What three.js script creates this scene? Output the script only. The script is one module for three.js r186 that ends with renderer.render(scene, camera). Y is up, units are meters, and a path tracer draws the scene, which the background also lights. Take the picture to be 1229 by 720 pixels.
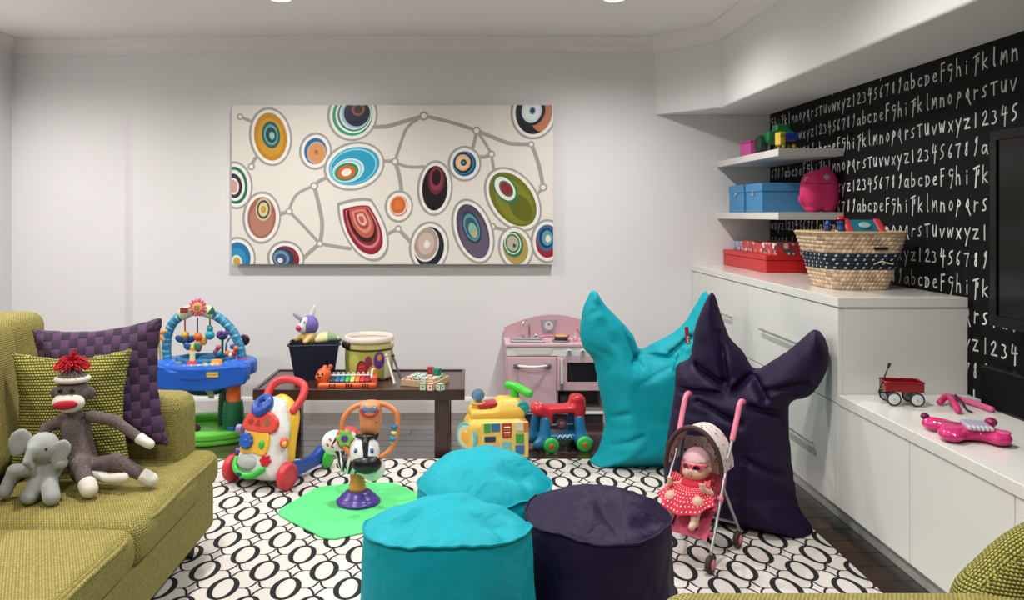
import * as THREE from 'three';
import { RoundedBoxGeometry } from 'three/addons/geometries/RoundedBoxGeometry.js';
import { mergeGeometries } from 'three/addons/utils/BufferGeometryUtils.js';
import { ImprovedNoise } from 'three/addons/math/ImprovedNoise.js';

// ---------- camera, exposure, lamps ----------
const F = 950, PU = 562, PV = 257, EYE = 1.4;            // focal length and principal point in photo pixels, eye height
const scene = new THREE.Scene();
const camera = new THREE.PerspectiveCamera(2 * Math.atan(360 / F) * 180 / Math.PI, 1229 / 720, 0.05, 50);
camera.position.set(0, EYE, 0);
camera.lookAt(0, EYE, -5);
camera.setViewOffset(1229, 720, 614.5 - PU, 360 - PV, 1229, 720);
const renderer = new THREE.WebGLRenderer({ antialias: true });
renderer.toneMapping = THREE.LinearToneMapping;
renderer.toneMappingExposure = 0.76;
renderer.shadowMap.enabled = true;
scene.background = new THREE.Color(0x000000);
const LAMP_POWER = 13, LAMP_COLOR = 0xfffaf8;
const LAMP_X = [-2.85, -1.08, 0.84], LAMP_Z = [-4.55, -2.75, -0.95];
const CEIL = 2.64, BACK = -5.588, RECESS = -5.66, LEFT = -3.265, RIGHT = 2.13, FRONT = 1.9;
const SOF_Y = 2.10, SOF_X = 1.662, CAB_X = 1.594;

// ---------- helpers ----------
const V = (x, y, z) => new THREE.Vector3(x, y, z);
const P = (u, v, d) => V((u - PU) / F * d, EYE - (v - PV) / F * d, -d);      // a photo pixel at a known distance
const depthAt = (v, Y = 0) => (EYE - Y) * F / (v - PV);                       // distance of a pixel that lies at height Y
const G = (u, v, Y = 0) => P(u, v, depthAt(v, Y));
const clamp = (x, a, b) => Math.min(b, Math.max(a, x));
const mix = (a, b, t) => a + (b - a) * t;
const sstep = (a, b, x) => { const t = clamp((x - a) / (b - a), 0, 1); return t * t * (3 - 2 * t); };
function rng(s) { return () => { s = (s + 0x6d2b79f5) | 0; let t = Math.imul(s ^ (s >>> 15), 1 | s); t = (t + Math.imul(t ^ (t >>> 7), 61 | t)) ^ t; return ((t ^ (t >>> 14)) >>> 0) / 4294967296; }; }
const perlin = new ImprovedNoise();
const noise = (x, y, z = 0.37) => perlin.noise(x, y, z);

const taken = new Map();
function numbered(name) { const n = taken.get(name) || 0; taken.set(name, n + 1); return n ? `${name}_${String(n).padStart(3, '0')}` : name; }
function shade(o) { o.traverse((c) => { if (c.isMesh) { c.castShadow = true; c.receiveShadow = true; } }); return o; }
function thing(name, label, category, pos = [0, 0, 0], turn = 0, group) {
  const o = new THREE.Group(); o.name = numbered(name); scene.add(o);
  if (pos.isVector3) o.position.copy(pos); else o.position.set(...pos);
  o.rotation.y = turn; o.userData = { label, category };
  if (group) o.userData.group = group;
  return o;
}
function part(name, geo, material, parent, pos, rot, scale) {
  const m = new THREE.Mesh(geo, material); m.name = name; parent.add(m);
  if (pos) { if (pos.isVector3) m.position.copy(pos); else m.position.set(...pos); }
  if (rot) m.rotation.set(...rot);
  if (scale) { if (typeof scale === 'number') m.scale.setScalar(scale); else m.scale.set(...scale); }
  return m;
}
function solo(name, geo, material, label, category, pos, rot, group) {
  const m = part(numbered(name), geo, material, scene, pos, rot); m.userData = { label, category };
  if (group) m.userData.group = group;
  return m;
}
function struct(name, geo, material, label, parent = scene) {
  const m = part(name, geo, material, parent);
  if (parent === scene) m.userData = { kind: 'structure', label, category: name.split('_')[0] };
  return m;
}
const mats = new Map();
function M(color, rough = 0.5, extra) {
  const k = extra ? null : color + '/' + rough;
  if (k && mats.has(k)) return mats.get(k);
  const m = new THREE.MeshPhysicalMaterial({ color, roughness: rough, side: THREE.DoubleSide, ...extra });
  if (k) mats.set(k, m);
  return m;
}
const plastic = (c) => M(c, 0.32);
// geometry
const box = (w, h, d, r = 0.004, s = 2) => new RoundedBoxGeometry(w, h, d, s, Math.min(r, w / 2.01, h / 2.01, d / 2.01));
const at = (g, x, y, z, rx = 0, ry = 0, rz = 0) => { if (rx) g.rotateX(rx); if (ry) g.rotateY(ry); if (rz) g.rotateZ(rz); return g.translate(x, y, z); };
const span = (x0, x1, y0, y1, z0, z1, r = 0.003) => at(box(Math.abs(x1 - x0), Math.abs(y1 - y0), Math.abs(z1 - z0), r), (x0 + x1) / 2, (y0 + y1) / 2, (z0 + z1) / 2);
const cyl = (r0, r1, h, s = 24) => new THREE.CylinderGeometry(r0, r1, h, s);
const ball = (r, sx = 1, sy = 1, sz = 1, s = 20) => new THREE.SphereGeometry(r, s, Math.ceil(s * 0.7)).scale(sx, sy, sz);
const torus = (R, r, arc = Math.PI * 2, s = 32) => new THREE.TorusGeometry(R, r, 10, s, arc);
const lathe = (pts, s = 32) => new THREE.LatheGeometry(pts.map(([x, y]) => new THREE.Vector2(x, y)), s);
const curve = (pts, closed = false) => new THREE.CatmullRomCurve3(pts.map((p) => (p.isVector3 ? p : V(...p))), closed, 'centripetal');
const tube = (pts, r, s = 24, rs = 10, closed = false) => new THREE.TubeGeometry(curve(pts, closed), s, r, rs, closed);
function rod(a, b, r, r2 = r, s = 12) {      // straight bar with closed ends
  const A = a.isVector3 ? a : V(...a), B = b.isVector3 ? b : V(...b), d = B.clone().sub(A), g = new THREE.CylinderGeometry(r2, r, d.length(), s);
  g.applyQuaternion(new THREE.Quaternion().setFromUnitVectors(V(0, 1, 0), d.clone().normalize()));
  return g.translate((A.x + B.x) / 2, (A.y + B.y) / 2, (A.z + B.z) / 2);
}
function roundTube(pts, r, s = 24, rs = 10) {   // tube with ball ends, one piece
  const c = curve(pts), a = c.getPoint(0), b = c.getPoint(1);
  return merge([new THREE.TubeGeometry(c, s, r, rs), ball(r, 1, 1, 1, 10).translate(a.x, a.y, a.z), ball(r, 1, 1, 1, 10).translate(b.x, b.y, b.z)]);
}
function shapeOf(pts, smooth = false) {
  const s = new THREE.Shape();
  if (smooth) pts = new THREE.CatmullRomCurve3(pts.map(([x, y]) => V(x, y, 0)), true, 'centripetal').getPoints(pts.length * 6).slice(0, -1).map((p) => [p.x, p.y]);
  pts.forEach(([x, y], i) => (i ? s.lineTo(x, y) : s.moveTo(x, y))); s.closePath();
  return s;
}
function slab(pts, depth, bevel = 0.003, smooth = false, holes = []) {  // outline in xy, thickness centred on z
  const s = pts instanceof THREE.Shape ? pts : shapeOf(pts, smooth);
  for (const h of holes) s.holes.push(h);
  const b = Math.min(bevel, depth * 0.45);
  return new THREE.ExtrudeGeometry(s, { depth: depth - 2 * b, bevelEnabled: b > 0, bevelSize: b, bevelThickness: b, bevelSegments: 2, curveSegments: 20 }).translate(0, 0, -(depth - 2 * b) / 2);
}
const disc = (r, t, b = 0.003, s = 28) => at(lathe([[0, -t / 2], [r - b, -t / 2], [r, -t / 2 + b], [r, t / 2 - b], [r - b, t / 2], [0, t / 2]], s), 0, 0, 0, Math.PI / 2);   // faces +z
function merge(list) {
  return mergeGeometries(list.map((g) => {
    let q = g.index ? g.toNonIndexed() : g.clone();
    for (const k of Object.keys(q.attributes)) if (!['position', 'normal', 'uv'].includes(k)) q.deleteAttribute(k);
    if (!q.attributes.uv) q.setAttribute('uv', new THREE.BufferAttribute(new Float32Array(q.attributes.position.count * 2), 2));
    return q;
  }));
}
function boxUV(g, size = 1, turn = 0) {       // uv in units of `size` metres, by the main axis of each triangle
  const q = g.index ? g.toNonIndexed() : g, p = q.attributes.position, n = p.count, uv = new Float32Array(n * 2);
  const a = V(), b = V(), c = V(), N = V();
  for (let i = 0; i < n; i += 3) {
    a.fromBufferAttribute(p, i); b.fromBufferAttribute(p, i + 1); c.fromBufferAttribute(p, i + 2);
    N.copy(b).sub(a).cross(c.clone().sub(a));
    const x = Math.abs(N.x), y = Math.abs(N.y), z = Math.abs(N.z);
    [a, b, c].forEach((t, k) => {
      const [s, w] = x > y && x > z ? [t.z, t.y] : y > z ? [t.x, t.z] : [t.x, t.y];
      uv[(i + k) * 2] = (turn ? w : s) / size; uv[(i + k) * 2 + 1] = (turn ? s : w) / size;
    });
  }
  q.setAttribute('uv', new THREE.BufferAttribute(uv, 2));
  return q;
}
// signed distances and a surface-net mesher for soft bodies
const sdCap = (p, a, b, ra, rb = ra) => {
  const bx = b[0] - a[0], by = b[1] - a[1], bz = b[2] - a[2], px = p[0] - a[0], py = p[1] - a[1], pz = p[2] - a[2];
  const h = clamp((px * bx + py * by + pz * bz) / (bx * bx + by * by + bz * bz + 1e-12), 0, 1);
  return Math.hypot(px - bx * h, py - by * h, pz - bz * h) - mix(ra, rb, h);
};
const sdEll = (p, c, r) => {
  const x = (p[0] - c[0]) / r[0], y = (p[1] - c[1]) / r[1], z = (p[2] - c[2]) / r[2], k0 = Math.hypot(x, y, z);
  const k1 = Math.hypot(x / r[0], y / r[1], z / r[2]);
  return k1 < 1e-9 ? -Math.min(...r) : k0 * (k0 - 1) / k1;
};
const sdBox = (p, c, h, r) => {
  const x = Math.abs(p[0] - c[0]) - h[0] + r, y = Math.abs(p[1] - c[1]) - h[1] + r, z = Math.abs(p[2] - c[2]) - h[2] + r;
  return Math.hypot(Math.max(x, 0), Math.max(y, 0), Math.max(z, 0)) + Math.min(Math.max(x, y, z), 0) - r;
};
const smin = (a, b, k) => { const h = Math.max(k - Math.abs(a - b), 0) / k; return Math.min(a, b) - h * h * k * 0.25; };
function sdPoly(x, y, pts) {
  let d = 1e9, s = 1;
  for (let i = 0, j = pts.length - 1; i < pts.length; j = i++) {
    const [ax, ay] = pts[i], [bx, by] = pts[j], ex = bx - ax, ey = by - ay, wx = x - ax, wy = y - ay;
    const t = clamp((wx * ex + wy * ey) / (ex * ex + ey * ey + 1e-12), 0, 1), qx = wx - ex * t, qy = wy - ey * t;
    d = Math.min(d, qx * qx + qy * qy);
    const c1 = y >= ay, c2 = y < by, c3 = ex * wy > ey * wx;
    if ((c1 && c2 && c3) || (!c1 && !c2 && !c3)) s = -s;
  }
  return s * Math.sqrt(d);
}
function blob(f, mn, mx, c) {
  const n = [0, 1, 2].map((i) => Math.ceil((mx[i] - mn[i]) / c) + 2), [nx, ny, nz] = n;
  const o = mn.map((v, i) => v - c * 0.5), fld = new Float32Array(nx * ny * nz), p = [0, 0, 0];
  for (let k = 0, i = 0; k < nz; k++) for (let j = 0; j < ny; j++) for (let l = 0; l < nx; l++, i++) {
    p[0] = o[0] + l * c; p[1] = o[1] + j * c; p[2] = o[2] + k * c; fld[i] = f(p);
  }
  const id = new Int32Array(nx * ny * nz).fill(-1), pos = [], idx = [], sx = 1, sy = nx, sz = nx * ny;
  const corner = [0, sx, sy, sx + sy, sz, sx + sz, sy + sz, sx + sy + sz];
  const E = [[0, 1], [2, 3], [4, 5], [6, 7], [0, 2], [1, 3], [4, 6], [5, 7], [0, 4], [1, 5], [2, 6], [3, 7]];
  for (let k = 0; k < nz - 1; k++) for (let j = 0; j < ny - 1; j++) for (let l = 0; l < nx - 1; l++) {
    const b = l + j * sy + k * sz; let m = 0;
    for (let q = 0; q < 8; q++) if (fld[b + corner[q]] < 0) m |= 1 << q;
    if (m === 0 || m === 255) continue;
    let X = 0, Y = 0, Z = 0, w = 0;
    for (const [e0, e1] of E) {
      const v0 = fld[b + corner[e0]], v1 = fld[b + corner[e1]];
      if ((v0 < 0) === (v1 < 0)) continue;
      const t = v0 / (v0 - v1);
      X += mix(e0 & 1, e1 & 1, t); Y += mix((e0 >> 1) & 1, (e1 >> 1) & 1, t); Z += mix(e0 >> 2, e1 >> 2, t); w++;
    }
    id[b] = pos.length / 3; pos.push(o[0] + (l + X / w) * c, o[1] + (j + Y / w) * c, o[2] + (k + Z / w) * c);
  }
  const quad = (a, b2, c2, d, flip) => { if (a < 0 || b2 < 0 || c2 < 0 || d < 0) return; if (flip) idx.push(a, c2, b2, a, d, c2); else idx.push(a, b2, c2, a, c2, d); };
  for (let k = 1; k < nz - 1; k++) for (let j = 1; j < ny - 1; j++) for (let l = 1; l < nx - 1; l++) {
    const b = l + j * sy + k * sz, i0 = fld[b] < 0;
    if (i0 !== fld[b + sx] < 0) quad(id[b - sy - sz], id[b - sz], id[b], id[b - sy], !i0);
    if (i0 !== fld[b + sy] < 0) quad(id[b - sx - sz], id[b - sx], id[b], id[b - sz], !i0);
    if (i0 !== fld[b + sz] < 0) quad(id[b - sx - sy], id[b - sy], id[b], id[b - sx], !i0);
  }
  const g = new THREE.BufferGeometry();
  g.setAttribute('position', new THREE.Float32BufferAttribute(pos, 3)); g.setIndex(idx); g.computeVertexNormals();
  return g;
}
const bounds = (pts) => [Math.min(...pts.map((p) => p[0])), Math.max(...pts.map((p) => p[0])), Math.min(...pts.map((p) => p[1])), Math.max(...pts.map((p) => p[1]))];
const smoothOutline = (pts, k = 5) => new THREE.CatmullRomCurve3(pts.map(([x, y]) => V(x, y, 0)), true, 'centripetal').getPoints(pts.length * k).slice(0, -1).map((p) => [p.x, p.y]);
// a stuffed shape: an outline in xy blown up to half-thickness T, reached R inside the rim
function puff(outline, T, R, cell, extra = () => 0, cut, pw = 0.5) {
  const [x0, x1, y0, y1] = bounds(outline), T2 = T * 1.3 + 0.02;
  const f = (p) => {
    const d = sdPoly(p[0], p[1], outline);
    if (d > 3 * cell) return d;
    const q = clamp(-d / R, 0, 1), t = T * Math.pow(Math.max(0, 1 - (1 - q) * (1 - q)), pw) + (d < 0 ? extra(p[0], p[1], p[2], -d) : 0);
    const e = d > 0 ? Math.hypot(d, p[2]) : Math.max(Math.abs(p[2]) - t, -R) * 0.7;
    return cut ? Math.max(e, cut(p)) : e;
  };
  return blob(f, [x0 - cell * 2, y0 - cell * 2, -T2], [x1 + cell * 2, y1 + cell * 2, T2], cell);
}
// swept moulding: path of [x, z] on a wall line, profile of [out, y], out to the left-hand side of travel when side = 1
function moulding(path, prof, side = 1) {
  const n = path.length, pos = [], idx = [], m = prof.length;
  const dir = path.slice(1).map((q, i) => { const dx = q[0] - path[i][0], dz = q[1] - path[i][1], l = Math.hypot(dx, dz); return [dx / l, dz / l]; });
  const nor = dir.map(([x, z]) => [z * side, -x * side]);
  for (let i = 0; i < n - 1; i++) for (const e of [i, i + 1]) {
    const a = nor[Math.max(0, e - 1)], b = nor[Math.min(n - 2, e)];
    let ox = a[0] + b[0], oz = a[1] + b[1]; const k = 2 / (ox * ox + oz * oz); ox *= k; oz *= k;
    for (const [o, y] of prof) pos.push(path[e][0] + ox * o, y, path[e][1] + oz * o);
  }
  for (let i = 0; i < n - 1; i++) for (let j = 0; j < m; j++) {
    const a = i * 2 * m + j, b = i * 2 * m + (j + 1) % m, c = a + m, d = b + m; idx.push(a, c, b, b, c, d);
  }
  const g = new THREE.BufferGeometry();
  g.setAttribute('position', new THREE.Float32BufferAttribute(pos, 3)); g.setIndex(idx);
  const q = g.toNonIndexed(); q.computeVertexNormals(); return q;
}
// ---------- textures ----------
function canvasTex(w, h, draw, opt = {}) {
  const c = document.createElement('canvas'); c.width = w; c.height = h;
  const x = c.getContext('2d'); draw(x, w, h);
  const t = new THREE.CanvasTexture(c);
  if (!opt.data) t.colorSpace = THREE.SRGBColorSpace;
  t.wrapS = t.wrapT = opt.clamp ? THREE.ClampToEdgeWrapping : THREE.RepeatWrapping;
  if (opt.repeat) t.repeat.set(...opt.repeat);
  return t;
}
const tileNoise = (x, y, per, s) => { // periodic value built from perlin on a torus
  const a = x * Math.PI * 2, b = y * Math.PI * 2, r = per / (Math.PI * 2);
  return noise(Math.cos(a) * r + s, Math.sin(a) * r + Math.cos(b) * r * 1.3, Math.sin(b) * r + s * 0.7);
};
function pixelTex(w, h, fn, opt = {}) {       // fn(u, v) -> [r, g, b] 0..255 (or a grey)
  const data = new Uint8Array(w * h * 4);
  for (let j = 0, i = 0; j < h; j++) for (let k = 0; k < w; k++, i += 4) {
    const c = fn(k / w, j / h, k, j);
    if (c.length) { data[i] = clamp(c[0], 0, 255); data[i + 1] = clamp(c[1], 0, 255); data[i + 2] = clamp(c[2], 0, 255); } else data[i] = data[i + 1] = data[i + 2] = clamp(c, 0, 255);
    data[i + 3] = 255;
  }
  const t = new THREE.DataTexture(data, w, h); t.magFilter = THREE.LinearFilter; t.minFilter = THREE.LinearFilter;
  if (!opt.data) t.colorSpace = THREE.SRGBColorSpace;
  t.wrapS = t.wrapT = THREE.RepeatWrapping; t.needsUpdate = true;
  if (opt.repeat) t.repeat.set(...opt.repeat);
  return t;
}
// ---------- the room ----------
const wallBump = pixelTex(256, 256, (u, v) => 128 + 60 * tileNoise(u, v, 40, 3) + 50 * tileNoise(u, v, 90, 9), { data: true });
const wallMat = M(0xe2e1e1, 0.75, { bumpMap: wallBump, bumpScale: 0.0004 });
const ceilMat = M(0xefedeb, 0.85), trimMat = M(0xe6e3df, 0.45), whiteLacquer = M(0xd9dad3, 0.16);

// floor: dark stained boards
const woodTone = (seed, base) => pixelTex(512, 64, (u, v) => {
  const g = tileNoise(u * 0.5, v, 14, seed) * 0.5 + noise(u * 9 + seed, v * 40, seed) * 0.5, s = noise(u * 60 + seed * 3, v * 90, seed * 2) * 0.25, k = 1 + 0.32 * g + 0.3 * s;
  return base.map((b) => b * k);
});
const plankMats = [[58, 40, 33], [50, 34, 29], [66, 45, 36], [54, 38, 33]].map((b, i) => M(0xffffff, 0.26, { clearcoat: 0.9, clearcoatRoughness: 0.12, map: woodTone(i * 7 + 2, b), bumpMap: woodTone(i * 7 + 2, [128, 128, 128]), bumpScale: 0.0006 }));
const floor = struct('floor', span(LEFT - 0.1, RIGHT + 0.1, -0.12, -0.012, RECESS - 0.1, FRONT + 0.1, 0.001), M(0x1c1410, 0.8), 'dark stained wooden plank floor');
{
  const R = rng(5), w = 0.125, len = [0.9, 1.2, 1.5];
  const gs = len.map((l) => { const g = box(l - 0.002, 0.012, w - 0.002, 0.0015, 1); const uv = g.attributes.uv; return boxUV(g, 1); });
  gs.forEach((g) => { const uv = g.attributes.uv; for (let i = 0; i < uv.count; i++) uv.setXY(i, uv.getX(i) / 1.6, uv.getY(i) / w * 0.9); });
  let n = 0;
  for (let z = BACK - 0.06; z < -1.2; z += w) {
    let x = LEFT - R() * 0.8;
    while (x < RIGHT) {
      const k = Math.floor(R() * 3); const l = len[k];
      if (x + l > LEFT + 0.03 && x > LEFT && x + l < RIGHT + 0.05) { part(n ? `plank_${String(n).padStart(3, '0')}` : 'plank', gs[k], plankMats[Math.floor(R() * 4)], floor, [x + l / 2, -0.006, z + w / 2]); n++; }
      else if (x + l > LEFT + 0.03) { const a = Math.max(x, LEFT), b = Math.min(x + l, RIGHT); const g = boxUV(box(b - a - 0.002, 0.012, w - 0.002, 0.0015, 1), 1.3); part(`plank_${String(n).padStart(3, '0')}`, g, plankMats[n % 4], floor, [(a + b) / 2, -0.006, z + w / 2]); n++; }
      x += l;
    }
  }
}
struct('ceiling', span(LEFT - 0.1, RIGHT + 0.1, CEIL, CEIL + 0.12, RECESS - 0.1, FRONT + 0.1, 0.001), ceilMat, 'white painted ceiling with recessed downlights');
const STEP = -2.365;
{
  const s = shapeOf([[LEFT - 0.1, RECESS - 0.12], [RIGHT + 0.1, RECESS - 0.12], [RIGHT + 0.1, BACK], [STEP, BACK], [STEP, RECESS], [LEFT - 0.1, RECESS]]);
  const g = new THREE.ExtrudeGeometry(s, { depth: CEIL, bevelEnabled: false }).rotateX(-Math.PI / 2).scale(1, 1, -1);
  g.index ? 0 : 0; const q = boxUV(g, 0.5); q.computeVertexNormals();
  struct('wall_back', q, wallMat, 'light grey painted wall behind the artwork');
}
struct('wall_left', boxUV(span(LEFT - 0.1, LEFT, 0, CEIL, RECESS - 0.1, FRONT, 0.001), 0.5), wallMat, 'light grey painted side wall beyond the sofa');
struct('wall_front', boxUV(span(LEFT - 0.1, RIGHT + 0.1, 0, CEIL, FRONT, FRONT + 0.1, 0.001), 0.5), wallMat, 'light grey painted wall opposite the artwork');

// wall with hand-written alphabet wallpaper
const glyphs = {
  a: '.85,.5 .5,.62 .15,.35 .3,.02 .65,.12 .85,.5|.85,.55 .8,.2 .95,0', b: '.2,1 .22,.5 .25,.05|.25,.45 .6,.6 .85,.35 .65,.05 .25,.05', c: '.85,.55 .5,.65 .2,.35 .4,.02 .85,.1',
  d: '.25,.05 .3,.6|.15,.6 .6,.65 .9,.35 .65,.05 .2,0', e: '.2,.32 .8,.4 .7,.62 .35,.58 .2,.25 .45,.02 .85,.12', f: '.35,1 .3,.5 .3,-.05|.3,1 .85,1.05|.28,.55 .75,.6',
  g: '.85,.85 .45,.95 .2,.65 .5,.5 .85,.55|.85,.6 .75,.1 .55,-.2', h: '.25,1.05 .25,.5 .22,0|.25,.4 .55,.6 .75,.4 .78,0', i: '.5,.5 .5,0|.5,.72 .5,.75', j: '.15,.85 .9,1|.55,.9 .55,.3 .45,-.25|.85,.75 .8,.5',
  k: '.25,1 .22,.5 .22,0|.8,.6 .25,.3 .25,.3 .85,0', l: '.5,1.1 .48,.5 .5,0 .65,.02', m: '.12,0 .2,.65 .2,.65 .42,.25 .42,.25 .62,.68 .85,.6 .9,0', n: '.2,0 .22,.6|.22,.4 .55,.62 .78,.4 .8,0', o: '.5,.65 .2,.35 .45,.02 .8,.25 .75,.55 .5,.65',
  p: '.2,-.3 .4,.3 .5,.7|.5,.7 .85,.6 .75,.35 .45,.3', q: '.6,.75 .25,.45 .45,.15 .75,.4 .6,.75|.55,.25 .95,-.25', r: '.3,0 .32,.6|.32,.35 .55,.6 .8,.5', s: '.8,.68 .35,.62 .4,.38 .7,.25 .6,.03 .2,.05',
  t: '.1,.75 .95,.8|.5,.78 .48,.3 .5,0', u: '.2,.7 .2,.2 .4,.02 .7,.2 .75,.7|.75,.7 .78,.05', v: '.15,.55 .42,0 .42,0 .85,.6', w: '.08,.6 .25,.05 .25,.05 .5,.5 .5,.5 .7,.05 .7,.05 .95,.65', x: '.2,.6 .8,0|.85,.62 .2,-.02', y: '.15,.6 .45,.2|.9,.65 .5,.15 .3,-.4', z: '.15,.6 .85,.62 .85,.62 .2,.03 .2,.03 .9,.05',
  1: '.5,.85 .5,0', 2: '.15,.6 .45,.9 .8,.65 .15,.05 .15,.05 .88,.06', 3: '.2,.75 .75,.75 .45,.45 .8,.25 .5,0 .15,.05', 4: '.35,.95 .2,.45 .2,.45 .9,.5|.68,.85 .55,-.2', 5: '.85,.9 .4,.85 .35,.5 .75,.45 .7,.1 .25,.02', 6: '.75,.9 .35,.65 .25,.15 .55,0 .7,.25 .4,.35', 7: '.15,.8 .8,.85 .8,.85 .5,.4 .45,0', 8: '.6,.9 .3,.75 .65,.35 .5,0 .25,.25 .7,.75 .6,.9', 9: '.7,1 .45,.85 .6,.65 .75,.95|.75,1 .7,.4 .4,0',
};
const ABC = 'abcdefghijklmnopqrstuvwxyz123456789';
const WP_W = 3.2, WP_H = 1.6, WP_Z0 = -5.6, WP_Y0 = 0.52;   // the drawn stretch of wallpaper in metres
const paperTex = canvasTex(2048, 1024, (x, w, h) => {
  x.fillStyle = '#060709'; x.fillRect(0, 0, w, h);
  const k = w / WP_W, R = rng(17); x.lineCap = x.lineJoin = 'round';
  // the letter that stands at the television's edge (3.07 m from the camera plane) in each row, from the row at 1.66 m downwards
  const rows = [];
  const known = { 0: 0, 1: 10, 2: 18, 3: 26, 4: 34, 5: 10, 6: 18, 7: 26, 8: 34, '-1': 27, '-2': 18, '-3': 10 };
  for (let r = -5; r < 10; r++) rows.push([1.648 - 0.1175 * r, known[r] ?? (r * 8 + 350) % 35]);
  const pitch = 0.0585;
  for (const [Y, last] of rows) for (let i = -3; i < 52; i++) {
    const z = -3.265 - pitch * i + (R() - 0.5) * 0.006, ch = ABC[((last - i) % 35 + 35) % 35];
    const ox = (z - WP_Z0) * k, oy = h - (Y - WP_Y0) * k, s = 0.07 * k * (0.92 + R() * 0.16), sw = 0.046 * k;
    const lv = 190 + R() * 45; x.strokeStyle = `rgb(${lv},${lv + 3},${lv})`; x.lineWidth = (0.007 + R() * 0.002) * k;
    const tilt = (R() - 0.5) * 0.12;
    for (const st of glyphs[ch].split('|')) {
      const pts = st.split(' ').map((q) => q.split(',').map(Number)).map(([a, b]) => [ox + (a - 0.5 + b * tilt) * sw, oy - b * s]);
      x.beginPath(); x.moveTo(...pts[0]);
      if (pts.length === 2) x.lineTo(...pts[1]);
      else { for (let j = 1; j < pts.length - 1; j++) { const e = j === pts.length - 2 ? pts[j + 1] : [(pts[j][0] + pts[j + 1][0]) / 2, (pts[j][1] + pts[j + 1][1]) / 2]; x.quadraticCurveTo(pts[j][0], pts[j][1], e[0], e[1]); } }
      x.stroke();
    }
  }
  // chalky grain in the strokes
  const img = x.getImageData(0, 0, w, h), d = img.data;
  for (let i = 0; i < d.length; i += 4) if (d[i] > 60) { const q = 0.86 + R() * 0.22; d[i] = clamp(d[i] * q, 0, 255); d[i + 1] = clamp(d[i + 1] * q, 0, 255); d[i + 2] = clamp(d[i + 2] * q, 0, 255); }
  x.putImageData(img, 0, 0);
});
{
  const g = span(RIGHT, RIGHT + 0.1, 0, CEIL, BACK, FRONT, 0.001), p = g.attributes.position, uv = g.attributes.uv;
  for (let i = 0; i < p.count; i++) uv.setXY(i, (p.getZ(i) - WP_Z0) / WP_W, (p.getY(i) - WP_Y0) / WP_H);
  struct('wall_right', g, M(0xffffff, 0.7, { map: paperTex, specularIntensity: 0.35 }), 'black wallpaper wall written over with white letters and numbers');
}
// lowered soffit over the cabinets
{
  const pts = [[1.318, BACK], [SOF_X, -5.195], [SOF_X, FRONT], [RIGHT, FRONT], [RIGHT, BACK]];
  const s = shapeOf(pts), h = CEIL - SOF_Y;
  const g = new THREE.ExtrudeGeometry(s, { depth: h - 0.024, bevelEnabled: true, bevelSize: 0.012, bevelThickness: 0.012, bevelOffset: -0.012, bevelSegments: 3 }).rotateX(Math.PI / 2).translate(0, CEIL - 0.012, 0);
  const m = struct('soffit', boxUV(g, 0.5), wallMat, 'lowered white soffit box running above the cabinets');
  m.userData.category = 'soffit';
}
const crown = [[0, CEIL - 0.105], [0.012, CEIL - 0.105], [0.014, CEIL - 0.09], [0.03, CEIL - 0.075], [0.042, CEIL - 0.05], [0.066, CEIL - 0.03], [0.08, CEIL - 0.022], [0.088, CEIL - 0.012], [0.088, CEIL + 0.01], [0, CEIL + 0.01]];
const CR = [[LEFT, FRONT], [LEFT, RECESS], [STEP, RECESS], [STEP, BACK], [1.318, BACK], [SOF_X, -5.195], [SOF_X, FRONT]];
struct('trim_1', moulding(CR, crown, -1), trimMat, 'white crown moulding along the ceiling edge');
const bb = [[0, 0], [0.016, 0], [0.016, 0.085], [0.012, 0.1], [0.006, 0.11], [0, 0.112]];
struct('baseboard_back', moulding([[LEFT, FRONT], [LEFT, RECESS], [STEP, RECESS], [STEP, BACK], [CAB_X + 0.06, BACK]], bb, -1), trimMat, 'white baseboard under the grey wall');

// recessed downlights
for (const z of LAMP_Z) for (const x of LAMP_X) {
  const t = thing('ceiling_downlight', 'round recessed ceiling downlight with white rim', 'downlight', [x, CEIL, z], 0, 'recessed downlights in the ceiling');
  part('rim', at(lathe([[0.058, -0.001], [0.058, -0.006], [0.066, -0.009], [0.078, -0.006], [0.082, 0.0005]], 40), 0, 0, 0), M(0xe8e6e2, 0.4), t);
  part('lens', at(disc(0.0575, 0.003, 0.001), 0, -0.0035, 0, Math.PI / 2), M(0xffffff, 0.5, { emissive: LAMP_COLOR, emissiveIntensity: 4 }), t);
  const l = new THREE.SpotLight(LAMP_COLOR, LAMP_POWER, 0, 1.38, 0.9, 2);
  l.position.set(0, -0.03, 0); l.target.position.set(0, -1, 0); l.castShadow = true; l.shadow.radius = 3; l.shadow.mapSize.set(1024, 1024); l.shadow.bias = -0.0005;
  l.name = 'downlight_beam'; t.add(l); t.add(l.target);
}

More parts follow.
